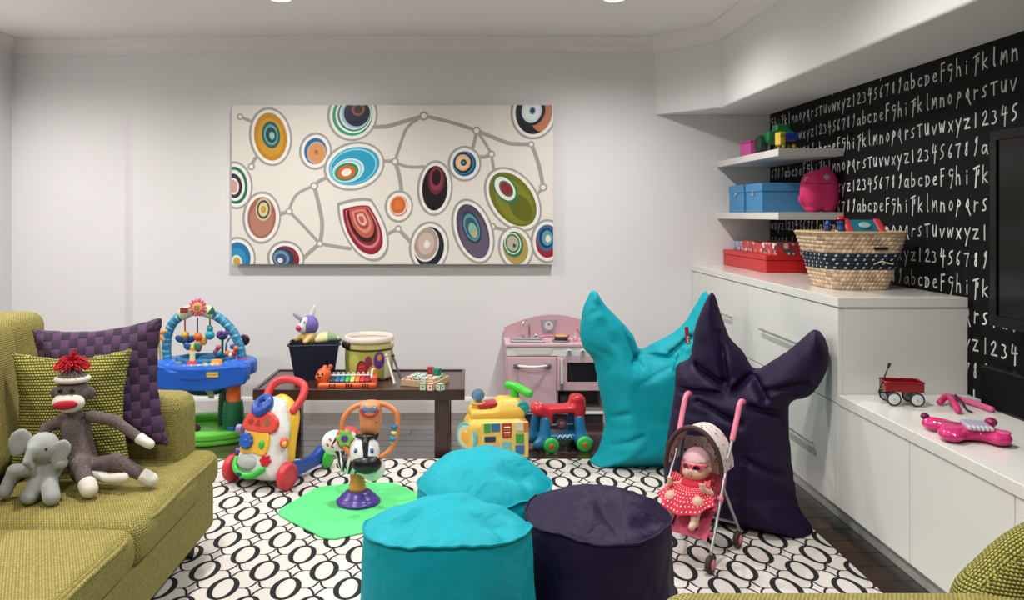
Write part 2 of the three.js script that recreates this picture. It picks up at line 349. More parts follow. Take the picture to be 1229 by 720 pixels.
// rug
const RUG_X = 0.233, RUG_Z = 0.2929;
const rugTex = canvasTex(512, 636, (x, w, h) => {
  x.fillStyle = '#cbc6bf'; x.fillRect(0, 0, w, h);
  const kx = w / RUG_X, kz = h / RUG_Z; x.fillStyle = x.strokeStyle = '#0d0e14';
  const ring = (cx, cz) => {
    x.save(); x.translate(cx, cz);
    x.beginPath(); x.ellipse(0, 0, 0.0555 * kx, 0.0905 * kz, 0, 0, Math.PI * 2); x.ellipse(0, 0, 0.0335 * kx, 0.074 * kz, 0, 0, Math.PI * 2, true); x.fill();
    x.restore();
  };
  const lens = (cx, cz) => {        // four-pointed star between two rings, with its side lines
    x.save(); x.translate(cx, cz);
    const a = 0.030 * kx, b = 0.056 * kz, lw = 0.0074 * kx; x.lineJoin = 'round';
    for (const s of [-1, 1]) {
      x.lineWidth = lw * 0.8; x.beginPath(); x.moveTo(s * a, 0); x.lineTo(s * (RUG_X / 2 - 0.048) * kx, 0); x.stroke();
      for (const t of [-1, 1]) {
        x.lineWidth = lw * 1.2; x.beginPath(); x.moveTo(s * a * 1.15, 0); x.quadraticCurveTo(s * a * 0.42, t * b * 0.16, s * a * 0.12, t * b * 0.95); x.stroke();
        x.beginPath(); x.moveTo(s * a * 0.5, t * b * 0.3); x.quadraticCurveTo(s * a * 0.2, t * b * 0.55, s * a * 0.16, t * b); x.lineTo(-s * a * 0.05, t * b); x.quadraticCurveTo(s * a * 0.05, t * b * 0.7, s * a * 0.5, t * b * 0.3); x.fill();
      }
    }
    x.restore();
  };
  for (const ox of [-1, 0, 1]) for (const oz of [-1, 0, 1]) {
    lens(ox * w, (oz + 0.5) * h); lens((ox + 0.5) * w, oz * h);
  }
  for (const ox of [0, 1]) for (const oz of [0, 1]) ring(ox * w, oz * h);
  ring(w / 2, h / 2);
});
const pileBump = pixelTex(256, 256, (u, v) => 128 + 90 * tileNoise(u, v, 60, 2) + 60 * tileNoise(u, v, 25, 7), { data: true, repeat: [2, 2] });
{
  const x0 = -2.0, x1 = 1.525, z0 = -4.505, z1 = -1.5, g = span(x0, x1, 0.0005, 0.0085, z0, z1, 0.003), p = g.attributes.position, uv = g.attributes.uv;
  for (let i = 0; i < p.count; i++) uv.setXY(i, (p.getX(i) + 1.028) / RUG_X, (-p.getZ(i) - 3.970) / RUG_Z);
  solo('area_rug', g, M(0xffffff, 0.95, { map: rugTex, bumpMap: pileBump, bumpScale: 0.0008 }), 'white rug with black oval rings and thin linking lines', 'rug');
}
const RUGY = 0.0085;
// ---------- built-in cabinets, shelves, television ----------
const steel = M(0xb8b8b4, 0.28, { metalness: 1 }), chrome = M(0xd8d8d8, 0.12, { metalness: 1 });
const SEAM = 0.59, LOWTOP = 0.632, UPTOP = 1.045, CABBOT = 0.15, TALLEND = -3.373;
const plinthMat = whiteLacquer, gapMat = M(0x3a3a38, 0.6);
function barHandle(parent, z0, z1, y) {
  const h = part('handle', rod([CAB_X - 0.032, y, z0], [CAB_X - 0.032, y, z1], 0.005), steel, parent);
  for (const z of [z0 + 0.02, z1 - 0.02]) part('handle_post', rod([CAB_X - 0.032, y, z], [CAB_X - 0.0185, y, z], 0.004), steel, h);
}
function cabinetUnit(label, z0, z1, top, rows, handles, group) {
  const t = thing('storage_cabinet', label, 'cabinet', [0, 0, 0], 0, group);
  part('carcass', span(CAB_X + 0.003, RIGHT - 0.002, CABBOT, top, z0 + 0.0005, z1 - 0.0005, 0.001), whiteLacquer, t);
  part('plinth', span(1.706, RIGHT - 0.002, 0.001, CABBOT, z0 + 0.0005, z1 - 0.0005, 0.001), plinthMat, t);
  for (const [a, b] of rows) {
    const f = part(handles ? 'drawer' : 'door', span(CAB_X - 0.018, CAB_X + 0.002, a + 0.002, b - 0.003, z0 + 0.0015, z1 - 0.0015, 0.0015), whiteLacquer, t);
    if (handles) { const c = (z0 + z1) / 2; barHandle(f, c - 0.325, c + 0.325, a > 0.5 ? 0.785 : 0.36); }
  }
  return t;
}
const ZM = (BACK + TALLEND) / 2;
cabinetUnit('white lacquer drawer cabinet meeting the grey wall', BACK + 0.001, ZM, UPTOP - 0.042, [[CABBOT, SEAM], [SEAM, UPTOP - 0.042]], true, 'built-in white cabinets');
cabinetUnit('white lacquer drawer cabinet with bar handle behind the dark purple bean bag', ZM, TALLEND, UPTOP - 0.042, [[CABBOT, SEAM], [SEAM, UPTOP - 0.042]], true, 'built-in white cabinets');
const dw = 0.545;
['low white cabinet door below the small red wagon', 'low white cabinet door below the pink toy guitar', 'low white cabinet door below the television'].forEach((l, i) =>
  cabinetUnit(l, TALLEND + i * dw, TALLEND + (i + 1) * dw, SEAM, [[CABBOT, SEAM]], false, 'built-in white cabinets'));
solo('countertop', span(CAB_X - 0.022, RIGHT - 0.002, UPTOP - 0.042, UPTOP, BACK + 0.001, TALLEND + 0.004, 0.003), whiteLacquer, 'glossy white countertop carrying the red box and woven basket', 'countertop');
solo('countertop', span(CAB_X - 0.022, RIGHT - 0.002, SEAM, LOWTOP, TALLEND + 0.0045, TALLEND + 3 * dw, 0.003), whiteLacquer, 'low glossy white countertop carrying the toy wagon and guitar', 'countertop');
const SH_X = 1.757, SH_Z = -4.487, SH1 = 1.773, SH2 = 1.411, SHT = 0.042;
solo('wall_shelf', span(SH_X, RIGHT - 0.001, SH1 - SHT, SH1, BACK + 0.001, SH_Z, 0.002), M(0xd5d3cd, 0.35), 'upper white floating shelf with the toy truck', 'shelf', undefined, undefined, 'white floating shelves');
solo('wall_shelf', span(SH_X, RIGHT - 0.001, SH2 - SHT, SH2, BACK + 0.001, SH_Z, 0.002), M(0xd5d3cd, 0.35), 'lower white floating shelf with blue boxes', 'shelf', undefined, undefined, 'white floating shelves');

// television and speaker under it
{
  const z0 = -3.096, z1 = -1.80, t = thing('television', 'black flat screen television on the written wallpaper wall', 'television', [2.04, 1.345, (z0 + z1) / 2]);
  const w = z1 - z0, h = 0.75;
  part('frame', at(slab([[-w / 2, -h / 2], [w / 2, -h / 2], [w / 2, h / 2], [-w / 2, h / 2]], 0.045, 0.004, false, [new THREE.Path([[-w / 2 + 0.03, -h / 2 + 0.035], [w / 2 - 0.03, -h / 2 + 0.035], [w / 2 - 0.03, h / 2 - 0.03], [-w / 2 + 0.03, h / 2 - 0.03]].map((p) => new THREE.Vector2(...p)))]), 0.0225, 0, 0, 0, -Math.PI / 2), M(0x040405, 0.22, { specularIntensity: 0.6 }), t);
  part('screen', span(0.008, 0.016, -h / 2 + 0.033, h / 2 - 0.028, -w / 2 + 0.028, w / 2 - 0.028, 0.001), M(0x05080d, 0.14, { specularIntensity: 0.6 }), t);
  part('back_cover', span(0.02, 0.065, -h / 2 + 0.05, h / 2 - 0.05, -w / 2 + 0.08, w / 2 - 0.08, 0.01), M(0x0a0a0b, 0.5), t);
  part('wall_bracket', span(0.065, 0.0895, -0.2, 0.2, -0.25, 0.25, 0.004), M(0x111111, 0.5), t);
  const s = thing('soundbar', 'black speaker bar on the low white countertop', 'speaker', [2.055, LOWTOP, -2.56]);
  part('body', span(0.002, 0.07, 0.001, 0.165, -0.62, 0.66, 0.008), M(0x050506, 0.35, { specularIntensity: 0.5 }), s);
  part('grille', span(-0.004, 0.004, 0.012, 0.155, -0.61, 0.65, 0.003), M(0x060607, 0.9, { specularIntensity: 0.3 }), s);
}

// ---------- artwork ----------
{
  const K = 5.2, artTex = canvasTex(2008, 996, (x, w, h) => {
    const sx = w / 386, sy = h / 191.5; x.setTransform(sx, 0, 0, sy, -278 * sx, -126 * sy);
    x.fillStyle = '#e6e2d8'; x.fillRect(278, 126, 386, 192);
    const grey = '#a3a09c', R = rng(8); x.lineCap = 'round';
    const ln = (lw, ...p) => {
      x.strokeStyle = grey; x.lineWidth = lw * 1.15; x.beginPath(); x.moveTo(...p[0]);
      for (let i = 1; i < p.length - 1; i++) { const e = i === p.length - 2 ? p[i + 1] : [(p[i][0] + p[i + 1][0]) / 2, (p[i][1] + p[i + 1][1]) / 2]; x.quadraticCurveTo(...p[i], ...e); }
      if (p.length === 2) x.lineTo(...p[1]); x.stroke();
    };
    const L = [[[508.8, 139], [490, 148], [482, 168], [474, 193.7]], [[508.8, 139], [540, 145], [572, 156.7]], [[508.8, 139], [480, 147], [462, 153], [442, 152]], [[572, 156.7], [582, 170], [590, 185]], [[572, 156.7], [570, 172], [565, 183]], [[572, 156.7], [605, 170], [612, 173], [637.6, 173.3]], [[590, 185], [591, 194], [593, 204]], [[590, 185], [582, 190], [573, 188]], [[637.6, 173.3], [648, 195], [652, 225]], [[652, 225], [647, 232], [640, 238]], [[474, 193.7], [463, 193], [455, 194]], [[474, 193.7], [482, 215], [482, 236]], [[474, 193.7], [486, 203], [508, 200]], [[478, 275], [470, 279], [462, 283]], [[478, 275], [486, 284], [494, 292]], [[591, 272.4], [586, 266], [580, 262]], [[591, 272.4], [598, 275], [606, 276]], [[347, 254], [341, 256], [334, 258]], [[347, 254], [350, 240], [362, 228], [377, 223.5]], [[377, 223.5], [384, 215], [392, 214]], [[377, 223.5], [384, 250], [388, 275], [383.7, 293]], [[347, 254], [366, 273], [383.7, 293]], [[383.7, 293], [400, 296], [420, 299]], [[383.7, 293], [372, 302], [362, 313]], [[288, 140], [295, 143], [302, 146]], [[301.5, 200], [303, 194], [308, 188]]];
    L.forEach((p, i) => ln(3.2 + (i % 3) * 0.5, ...p));
    for (const [a, b, r] of [[288, 140, 4], [301.5, 200, 4.5], [377, 223.5, 5], [347, 254, 4.6], [383.7, 293, 4.4], [474, 193.7, 4.8], [508.8, 139, 5.6], [572, 156.7, 5.2], [590, 185, 4.4], [637.6, 173.3, 4], [652, 225, 5], [591, 272.4, 4.8], [478, 275, 4.4]]) { x.fillStyle = grey; x.beginPath(); x.arc(a, b, r, 0, 7); x.fill(); x.fillStyle = '#eeeae2'; x.beginPath(); x.arc(a, b, r * 0.55, 0, 7); x.fill(); }
    const egg = (cx, cy, a, b, rot, col) => { x.save(); x.translate(cx, cy); x.rotate(rot); x.fillStyle = col; x.beginPath(); x.ellipse(0, 0, a, b, 0, 0, Math.PI * 2); x.fill(); x.restore(); };
    // each cell: outer centre, half axes, turn, then rings [colour, scale, shift x, shift y]
    const cells = [
      [324.5, 164, 19.5, 29, -0.14, [['#c08a24', 1, 0, 0], ['#cf9a30', 0.8, 0, 0.5], ['#2c5f62', 0.56, 1, -2], ['#6aa5a3', 0.43, 1, -2], ['#1c4547', 0.33, 1, -2], ['#9cc4c0', 0.16, 2, -1]]],
      [378.5, 181.5, 13.5, 16, 0.1, [['#1c6ba0', 1, 0, 0], ['#c8a7a2', 0.86, 1.5, 2], ['#d79660', 0.76, 1.8, 2.4], ['#b06a38', 0.18, 1, 1]]],
      [423, 138, 24, 25, 0.35, [['#2ba07c', 1, 0, 0], ['#eef0ec', 0.9, 1, -1], ['#1f8a62', 0.82, 1.5, -1.5], ['#dfe6ea', 0.75, 2, -2], ['#9fc3d6', 0.7, 3, -3], ['#1b1d3a', 0.64, 4, -4], ['#8a5340', 0.33, 4, -9], ['#3b2733', 0.2, 4, -9]]],
      [425, 199.5, 31, 22.5, -0.28, [['#2aa3c4', 1, 0, 0], ['#8fd0e2', 0.93, -1, 0], ['#27a0c2', 0.87, -1.5, 0.6], ['#e9f1f0', 0.62, -8, 3], ['#9fd3df', 0.58, -8.5, 3.2], ['#e9f1f0', 0.5, -9.5, 3.6], ['#2e8b55', 0.47, -10.5, 4], ['#d8602c', 0.35, -11, 4.4], ['#f1ece1', 0.2, -11, 4.6]]],
      [282, 222.5, 15, 22.5, -0.1, [['#1d6e4a', 1, 0, 0], ['#efece4', 0.84, -1, 0], ['#1c1c3c', 0.66, -1.6, 0.6], ['#f0e4de', 0.45, -2, 1], ['#cf9f96', 0.34, -2.4, 1]]],
      [314, 261.5, 17, 25, 0.05, [['#a06858', 1, 0, 0], ['#b27e6c', 0.8, 0, 2], ['#cdbf9a', 0.55, 1.5, -10], ['#4c4a3c', 0.45, 1.5, -10], ['#d9cfa8', 0.34, 1.5, -10], ['#c99a3c', 0.18, 1.5, -10]]],
      [286, 309, 14.5, 18, -0.2, [['#1573a6', 1, 0, 0], ['#2a8fbd', 0.75, -2, 2], ['#d7e4de', 0.45, -3, 5], ['#d0a040', 0.28, -3, 5]]],
      [343, 311, 16.5, 15, 0.5, [['#8a1f34', 1, 0, 0], ['#2a3a5e', 0.82, -3, 1], ['#6f93ad', 0.6, -5, 2], ['#34507a', 0.42, -5, 3], ['#e4dcd8', 0.2, -5, 5]]],
      [522, 226, 15.3, 27, 0.06, [['#14101a', 1, 0, 0], ['#6e2238', 0.64, 1, -9.5], ['#8f3a52', 0.5, 1, -11], ['#2a0f1c', 0.36, 1, -13]]],
      [557.5, 196.5, 14, 15, 0, [['#1d4e86', 1, 0, 0], ['#2f86a8', 0.9, -1, -0.6], ['#142036', 0.8, -1.3, -1], ['#e8b184', 0.66, -1.8, -1.4], ['#efc9a6', 0.5, -1.8, -1.4], ['#1d2c3c', 0.26, -1, -1.4], ['#4a93a0', 0.13, -1, -1.4]]],
      [478.7, 248, 11, 13, 0.12, [['#e9e2d6', 1, 0, 0], ['#cc7040', 0.96, 0, -0.6], ['#ece4da', 0.88, -0.4, -1], ['#d2682a', 0.8, -0.8, -1.4], ['#da7a3c', 0.45, -1, -2]]],
      [615.5, 239.5, 23.5, 36.5, -0.62, [['#6b6f1c', 1, 0, 0], ['#7f8128', 0.82, 0, 3], ['#5f6618', 0.5, 2, 14], ['#1e7a4a', 0.52, 0, -15], ['#eee8dc', 0.44, 0, -16], ['#2f7d5a', 0.3, 1, -15], ['#8a2a32', 0.24, 1, -15]]],
      [567.7, 278, 18, 34, -0.32, [['#4e4558', 1, 0, 0], ['#64586c', 0.86, 0, 4], ['#213a4c', 0.6, 0, -5], ['#5f97a0', 0.5, 0, -5], ['#2a5a6c', 0.4, 0, -4], ['#8fb8a0', 0.28, 0.5, -1], ['#c2b070', 0.12, 1, 4]]],
      [515, 297, 18, 24.5, 0.1, [['#161a2c', 1, 0, 0], ['#efe7df', 0.86, -4, -3], ['#b09a90', 0.8, -4.2, -4], ['#cbb7ac', 0.55, -4, -4], ['#efe8e2', 0.2, -3, -3]]],
      [619, 298, 15, 20, -0.2, [['#b29a52', 1, 0, 0], ['#237a4c', 0.8, -2, -5], ['#ece8dc', 0.66, -2.5, -6], ['#2c8056', 0.58, -2.5, -6], ['#b9b0a0', 0.46, -2.5, -6], ['#3a3a34', 0.12, -1, -3]]],
      [657, 290, 14, 20, 0, [['#a01e30', 1, 0, 0], ['#2e6f98', 0.8, -1, -4], ['#1a3c66', 0.62, -1, -4], ['#5fa0b0', 0.46, 0, -4], ['#efe0c8', 0.22, 1, -3]]],
      [641, 134, 22, 27, 0.15, [['#14151f', 1, 0, 0], ['#c27a5a', 0.7, 12, 4], ['#14151f', 0.7, -2, -2], ['#cfe0e6', 0.55, -3, -1], ['#e8eff0', 0.44, -3, -1], ['#2f7f9c', 0.16, -2, -1], ['#0e2230', 0.09, -2, -1]]],
    ];
    for (const [cx, cy, a, b, r, rings] of cells) {
      egg(cx, cy, a + 6.2, b + 6.6, r, grey); egg(cx + 0.3, cy, a + 3.6, b + 3.8, r, '#f0ede6');
      x.save(); x.translate(cx, cy); x.rotate(r); x.beginPath(); x.ellipse(0, 0, a, b, 0, 0, Math.PI * 2); x.clip();
      for (const [c, s, dx, dy] of rings) { x.fillStyle = c; x.beginPath(); x.ellipse(dx, dy, a * s, b * s, 0, 0, Math.PI * 2); x.fill(); }
      x.restore();
    }
    // the red shield-shaped cell
    const sh = (s, dx, dy, c) => { x.save(); x.translate(434.7 + dx, 277 + dy); x.rotate(-0.12); x.scale(s, s); x.fillStyle = c; x.beginPath(); x.moveTo(-20, -28); x.bezierCurveTo(-6, -31, 6, -31, 12, -28); x.bezierCurveTo(22, -8, 26, 8, 22, 20); x.bezierCurveTo(16, 34, 2, 33, -8, 20); x.bezierCurveTo(-18, 6, -22, -12, -20, -28); x.fill(); x.restore(); };
    sh(1.3, 0, 0, grey); sh(1.18, 0.3, 0, '#f0ede6'); sh(1, 0, 0, '#8f1c30'); sh(0.9, 0.5, -2, '#a32a3e'); sh(0.84, 0, -3, '#c98a8c'); sh(0.78, -0.5, -4.4, '#8f1c30'); sh(0.7, -1, -6, '#2e1416'); sh(0.62, -1, -9, '#c05a4c'); sh(0.48, -1, -11, '#d88a78'); sh(0.36, -1, -12, '#a8433c'); sh(0.25, -1, -13, '#e0b8a8'); sh(0.14, -1, -13, '#c05a4c');
    x.setTransform(1, 0, 0, 1, 0, 0);
  }, { clamp: true });
  const d = -BACK - 0.055, a = P(278, 126, d), b = P(664, 317, d), w = b.x - a.x, h = a.y - b.y;
  const t = thing('wall_artwork', 'wide glossy abstract painting of ringed coloured ovals joined by silver lines', 'painting', [(a.x + b.x) / 2, (a.y + b.y) / 2, 0]);
  part('panel', span(-w / 2, w / 2, -h / 2, h / 2, BACK + 0.022, -d - 0.0015, 0.002), M(0xe2ddd4, 0.25), t);
  const pg = new THREE.PlaneGeometry(w - 0.002, h - 0.002);
  part('painted_face', pg, M(0xffffff, 0.3, { map: artTex, clearcoat: 0.8, clearcoatRoughness: 0.08 }), t, [0, 0, -d]);
  part('hanging_batten', span(-w / 2 + 0.15, w / 2 - 0.15, h / 2 - 0.16, h / 2 - 0.1, BACK + 0.0005, BACK + 0.0215, 0.001), M(0x8a7a62, 0.7), t);
}

// ---------- coffee table ----------
const TB = { x0: -1.24, x1: -0.02, z0: -5.15, z1: -4.55, y: 0.385 };
{
  const dark = M(0xffffff, 0.28, { map: woodTone(31, [62, 36, 32]), clearcoat: 0.25, clearcoatRoughness: 0.3 });
  const t = thing('coffee_table', 'low dark brown wooden coffee table with square legs', 'table', [(TB.x0 + TB.x1) / 2, 0, (TB.z0 + TB.z1) / 2]);
  const w = TB.x1 - TB.x0, d = TB.z1 - TB.z0, y = TB.y;
  part('tabletop', boxUV(span(-w / 2 + 0.02, w / 2 - 0.02, y - 0.035, y, -d / 2 + 0.02, d / 2 - 0.02, 0.002), 0.9), dark, t);
  for (const s of [-1, 1]) {
    part('edge_rail', boxUV(span(-w / 2, w / 2, y - 0.055, y + 0.008, s * (d / 2 - 0.02), s * d / 2, 0.003), 0.9), dark, t);
    part('edge_rail', boxUV(span(s * (w / 2 - 0.02), s * w / 2, y - 0.055, y + 0.008, -d / 2 + 0.02, d / 2 - 0.02, 0.003), 0.9), dark, t);
    for (const q of [-1, 1]) part('leg', boxUV(span(s * (w / 2 - 0.09), s * (w / 2 - 0.175), 0.0005, y - 0.035, q * (d / 2 - 0.03), q * (d / 2 - 0.115), 0.003), 0.9, 1), dark, t);
  }
}
// ---------- sofa and cushions ----------
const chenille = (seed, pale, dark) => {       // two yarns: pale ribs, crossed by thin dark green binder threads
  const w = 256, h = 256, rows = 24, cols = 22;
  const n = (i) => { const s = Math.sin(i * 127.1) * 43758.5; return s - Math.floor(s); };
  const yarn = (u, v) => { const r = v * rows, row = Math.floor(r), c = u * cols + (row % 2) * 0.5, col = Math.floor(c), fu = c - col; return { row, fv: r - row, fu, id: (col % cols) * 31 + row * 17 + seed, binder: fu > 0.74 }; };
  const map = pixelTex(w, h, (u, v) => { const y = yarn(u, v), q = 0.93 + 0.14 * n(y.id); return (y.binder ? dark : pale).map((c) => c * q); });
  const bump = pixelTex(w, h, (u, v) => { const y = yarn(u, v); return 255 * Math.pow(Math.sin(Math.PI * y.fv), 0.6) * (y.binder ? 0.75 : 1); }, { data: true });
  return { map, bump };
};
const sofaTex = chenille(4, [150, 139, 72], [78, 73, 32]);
const SEG = 0.19;     // metres per texture tile: ribs about 8 mm
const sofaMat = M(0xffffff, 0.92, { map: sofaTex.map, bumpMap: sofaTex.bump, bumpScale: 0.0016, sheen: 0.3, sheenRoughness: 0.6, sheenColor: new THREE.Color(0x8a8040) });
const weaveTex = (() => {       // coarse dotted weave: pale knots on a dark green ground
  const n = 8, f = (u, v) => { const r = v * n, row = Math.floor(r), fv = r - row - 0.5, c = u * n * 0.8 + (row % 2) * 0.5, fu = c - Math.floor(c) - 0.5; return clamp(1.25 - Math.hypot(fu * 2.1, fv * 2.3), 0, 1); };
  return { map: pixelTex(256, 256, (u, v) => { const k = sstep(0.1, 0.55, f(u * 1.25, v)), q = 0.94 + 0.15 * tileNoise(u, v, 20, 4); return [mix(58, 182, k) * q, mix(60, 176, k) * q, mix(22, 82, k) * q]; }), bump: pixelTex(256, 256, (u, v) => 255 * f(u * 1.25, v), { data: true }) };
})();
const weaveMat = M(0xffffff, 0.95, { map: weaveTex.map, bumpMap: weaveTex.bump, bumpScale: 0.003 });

const SOFA = { front: -1.03, seat: 0.43, back: -1.66 };
{
  const t = thing('sofa', 'olive green ribbed fabric sofa with loose cushions', 'sofa', [0, 0, 0]);
  const soft = (c, h, r, crown = 0.0, cell = 0.016) => { const f = (p) => { const k = crown * (1 - sstep(0.3, 1.05, Math.abs(p[0] - c[0]) / h[0])) * (1 - sstep(0.3, 1.05, Math.abs(p[2] - c[2]) / h[2])); return sdBox([p[0], p[1] - (p[1] > c[1] ? k : 0), p[2]], c, h, r); }; return boxUV(blob(f, c.map((v, i) => v - h[i] - 0.02), c.map((v, i) => v + h[i] + 0.02 + (i === 1 ? crown : 0)), cell), SEG); };
  // base rail
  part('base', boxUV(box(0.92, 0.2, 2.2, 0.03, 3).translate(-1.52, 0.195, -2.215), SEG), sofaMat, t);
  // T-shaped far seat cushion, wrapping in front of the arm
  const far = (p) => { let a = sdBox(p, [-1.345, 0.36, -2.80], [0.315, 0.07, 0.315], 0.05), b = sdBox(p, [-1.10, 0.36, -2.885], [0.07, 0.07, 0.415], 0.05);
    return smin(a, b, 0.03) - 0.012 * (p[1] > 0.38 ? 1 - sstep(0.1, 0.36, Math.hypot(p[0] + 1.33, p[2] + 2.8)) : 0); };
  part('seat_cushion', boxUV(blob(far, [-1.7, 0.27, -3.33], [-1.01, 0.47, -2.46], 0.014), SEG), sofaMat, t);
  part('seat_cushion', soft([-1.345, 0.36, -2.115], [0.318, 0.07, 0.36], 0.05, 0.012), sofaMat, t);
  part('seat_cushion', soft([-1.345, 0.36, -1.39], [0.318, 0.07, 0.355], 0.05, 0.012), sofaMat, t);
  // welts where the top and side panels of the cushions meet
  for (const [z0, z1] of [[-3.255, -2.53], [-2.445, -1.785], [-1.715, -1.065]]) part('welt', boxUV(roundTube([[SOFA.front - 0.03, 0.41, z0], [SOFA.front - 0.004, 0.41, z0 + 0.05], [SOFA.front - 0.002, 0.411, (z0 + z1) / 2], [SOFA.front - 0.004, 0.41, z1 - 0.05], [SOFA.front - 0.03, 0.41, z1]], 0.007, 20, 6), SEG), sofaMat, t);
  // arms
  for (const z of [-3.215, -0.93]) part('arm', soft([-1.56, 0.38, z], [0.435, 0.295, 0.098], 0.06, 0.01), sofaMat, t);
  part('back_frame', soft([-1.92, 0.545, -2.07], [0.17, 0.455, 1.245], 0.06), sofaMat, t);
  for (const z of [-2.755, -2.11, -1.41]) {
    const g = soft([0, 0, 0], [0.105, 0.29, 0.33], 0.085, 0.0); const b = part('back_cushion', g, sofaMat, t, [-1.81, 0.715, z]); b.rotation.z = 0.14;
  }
  for (const z of [-3.2, -1.2]) for (const x of [-1.13, -1.95]) part('leg', at(lathe([[0, 0], [0.016, 0], [0.02, 0.01], [0.03, 0.085], [0.03, 0.096], [0, 0.096]], 16), x, RUGY + 0.0005, z), M(0x201a1a, 0.25), t);
}
// scatter cushions
function throwPillow(name, label, size, T, mat, texSize, pos, rot, seed) {
  const h = size / 2, o = [], n = 14;
  const side = (a, b) => { for (let i = 0; i < n; i++) { const s = i / n, k = Math.sin(Math.PI * s) * 0.032; const nx = (b[1] - a[1]), ny = -(b[0] - a[0]), l = Math.hypot(nx, ny); o.push([mix(a[0], b[0], s) - nx / l * -k * -1, mix(a[1], b[1], s) - ny / l * -k * -1]); } };
  const C = [[-h, -h], [h, -h], [h, h], [-h, h]];
  for (let i = 0; i < 4; i++) side(C[i], C[(i + 1) % 4]);
  const g = boxUV(puff(o, T, size * 0.42, 0.011, (x, y, z, d) => 0.006 * noise(x * 9 + seed, y * 9, seed) * sstep(0, 0.06, d), undefined, 0.62), texSize);
  const m = solo(name, g, mat, label, 'cushion', pos, rot);
  return m;
}
const checkTex = (() => {
  const r = rng(3);
  return pixelTex(256, 256, (u, v) => { const a = Math.floor(u * 4), b = Math.floor(v * 4), k = (a + b) % 2, e = 8 * tileNoise(u, v, 30, 5) + 5 * tileNoise(u, v, 80, 2); return k ? [80 + e, 49 + e, 86 + e] : [42 + e, 20 + e, 49 + e]; });
})();
const checkBump = pixelTex(256, 256, (u, v) => { const a = u * 4 % 1, b = v * 4 % 1; return 40 + 200 * Math.pow(Math.sin(Math.PI * a) * Math.sin(Math.PI * b), 0.25); }, { data: true });
const pillowY = SOFA.seat;
throwPillow('throw_pillow', 'purple velvet checked throw pillow leaning on the sofa arm', 0.5, 0.06, M(0xffffff, 0.7, { map: checkTex, bumpMap: checkBump, bumpScale: 0.003, sheen: 0.3, sheenRoughness: 0.4, sheenColor: new THREE.Color(0x6a5080) }), 0.128, [-1.415, 0.735, -3.045], [-0.1, 0.06, 0.09], 2);
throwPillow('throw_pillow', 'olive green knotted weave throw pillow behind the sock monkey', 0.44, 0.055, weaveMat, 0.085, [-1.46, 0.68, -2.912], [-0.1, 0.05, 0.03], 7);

// second seat whose low back stands close to the camera
{
  const t = thing('armchair', 'olive green fabric armchair with its low back turned to the viewer', 'armchair', [0, 0, 0]);
  const d = 1.62, y = EYE - (709 - PV) / F * d + 0.014;
  const soft = (c, h, r, mat, s) => boxUV(blob((p) => sdBox(p, c, h, r), c.map((v, i) => v - h[i] - 0.03), c.map((v, i) => v + h[i] + 0.03), 0.014), s);
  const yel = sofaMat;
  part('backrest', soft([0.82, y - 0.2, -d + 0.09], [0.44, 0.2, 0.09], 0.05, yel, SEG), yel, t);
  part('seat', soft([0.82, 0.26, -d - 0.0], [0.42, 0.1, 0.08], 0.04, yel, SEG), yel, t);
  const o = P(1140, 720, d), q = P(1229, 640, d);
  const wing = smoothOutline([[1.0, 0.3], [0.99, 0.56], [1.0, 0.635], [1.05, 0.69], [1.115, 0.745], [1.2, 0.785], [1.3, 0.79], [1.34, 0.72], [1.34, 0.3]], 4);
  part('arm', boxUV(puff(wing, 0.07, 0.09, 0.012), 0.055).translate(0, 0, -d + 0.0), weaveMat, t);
  for (const x of [0.45, 1.25]) part('leg', at(cyl(0.025, 0.018, 0.21, 14), x, 0.105 + RUGY, -d + 0.06), M(0x201a1a, 0.3), t);
}
// ---------- poufs ----------
const nylonBump = pixelTex(256, 256, (u, v) => 128 + 70 * tileNoise(u, v, 6, 3) + 45 * tileNoise(u, v, 16, 8), { data: true });
const weaveFine = pixelTex(64, 64, (u, v, i, j) => 110 + ((i >> 1) + (j >> 1)) % 2 * 60, { data: true });
const nylon = (c, s) => M(c, 0.58, { bumpMap: nylonBump, bumpScale: 0.006, specularIntensity: 0.45, sheen: 0.2, sheenRoughness: 0.4, sheenColor: new THREE.Color(s) });
const TEAL = nylon(0x009aa8, 0x30b8c8), PLUM = nylon(0x1c1030, 0x5c4684);
function surface(nu, nv, fn, closeU = true, uvs = [1, 1]) {
  const pos = [], uv = [], idx = [];
  for (let j = 0; j <= nv; j++) for (let i = 0; i <= nu; i++) { const p = fn(i / nu, j / nv); pos.push(p[0], p[1], p[2]); uv.push(i / nu * uvs[0], j / nv * uvs[1]); }
  for (let j = 0; j < nv; j++) for (let i = 0; i < nu; i++) { const a = j * (nu + 1) + i, b = a + 1, c = a + nu + 1, d = c + 1; idx.push(a, b, c, b, d, c); }
  const g = new THREE.BufferGeometry();
  g.setAttribute('position', new THREE.Float32BufferAttribute(pos, 3)); g.setAttribute('uv', new THREE.Float32BufferAttribute(uv, 2)); g.setIndex(idx); g.computeVertexNormals();
  if (closeU) { const n = g.attributes.normal; for (let j = 0; j <= nv; j++) { const a = j * (nu + 1), b = a + nu; const x = n.getX(a) + n.getX(b), y = n.getY(a) + n.getY(b), z = n.getZ(a) + n.getZ(b), l = Math.hypot(x, y, z); n.setXYZ(a, x / l, y / l, z / l); n.setXYZ(b, x / l, y / l, z / l); } }
  return g;
}
function flatUV(g, k) { const p = g.attributes.position, uv = g.attributes.uv; for (let i = 0; i < p.count; i++) uv.setXY(i, p.getX(i) / k, p.getZ(i) / k); return g; }
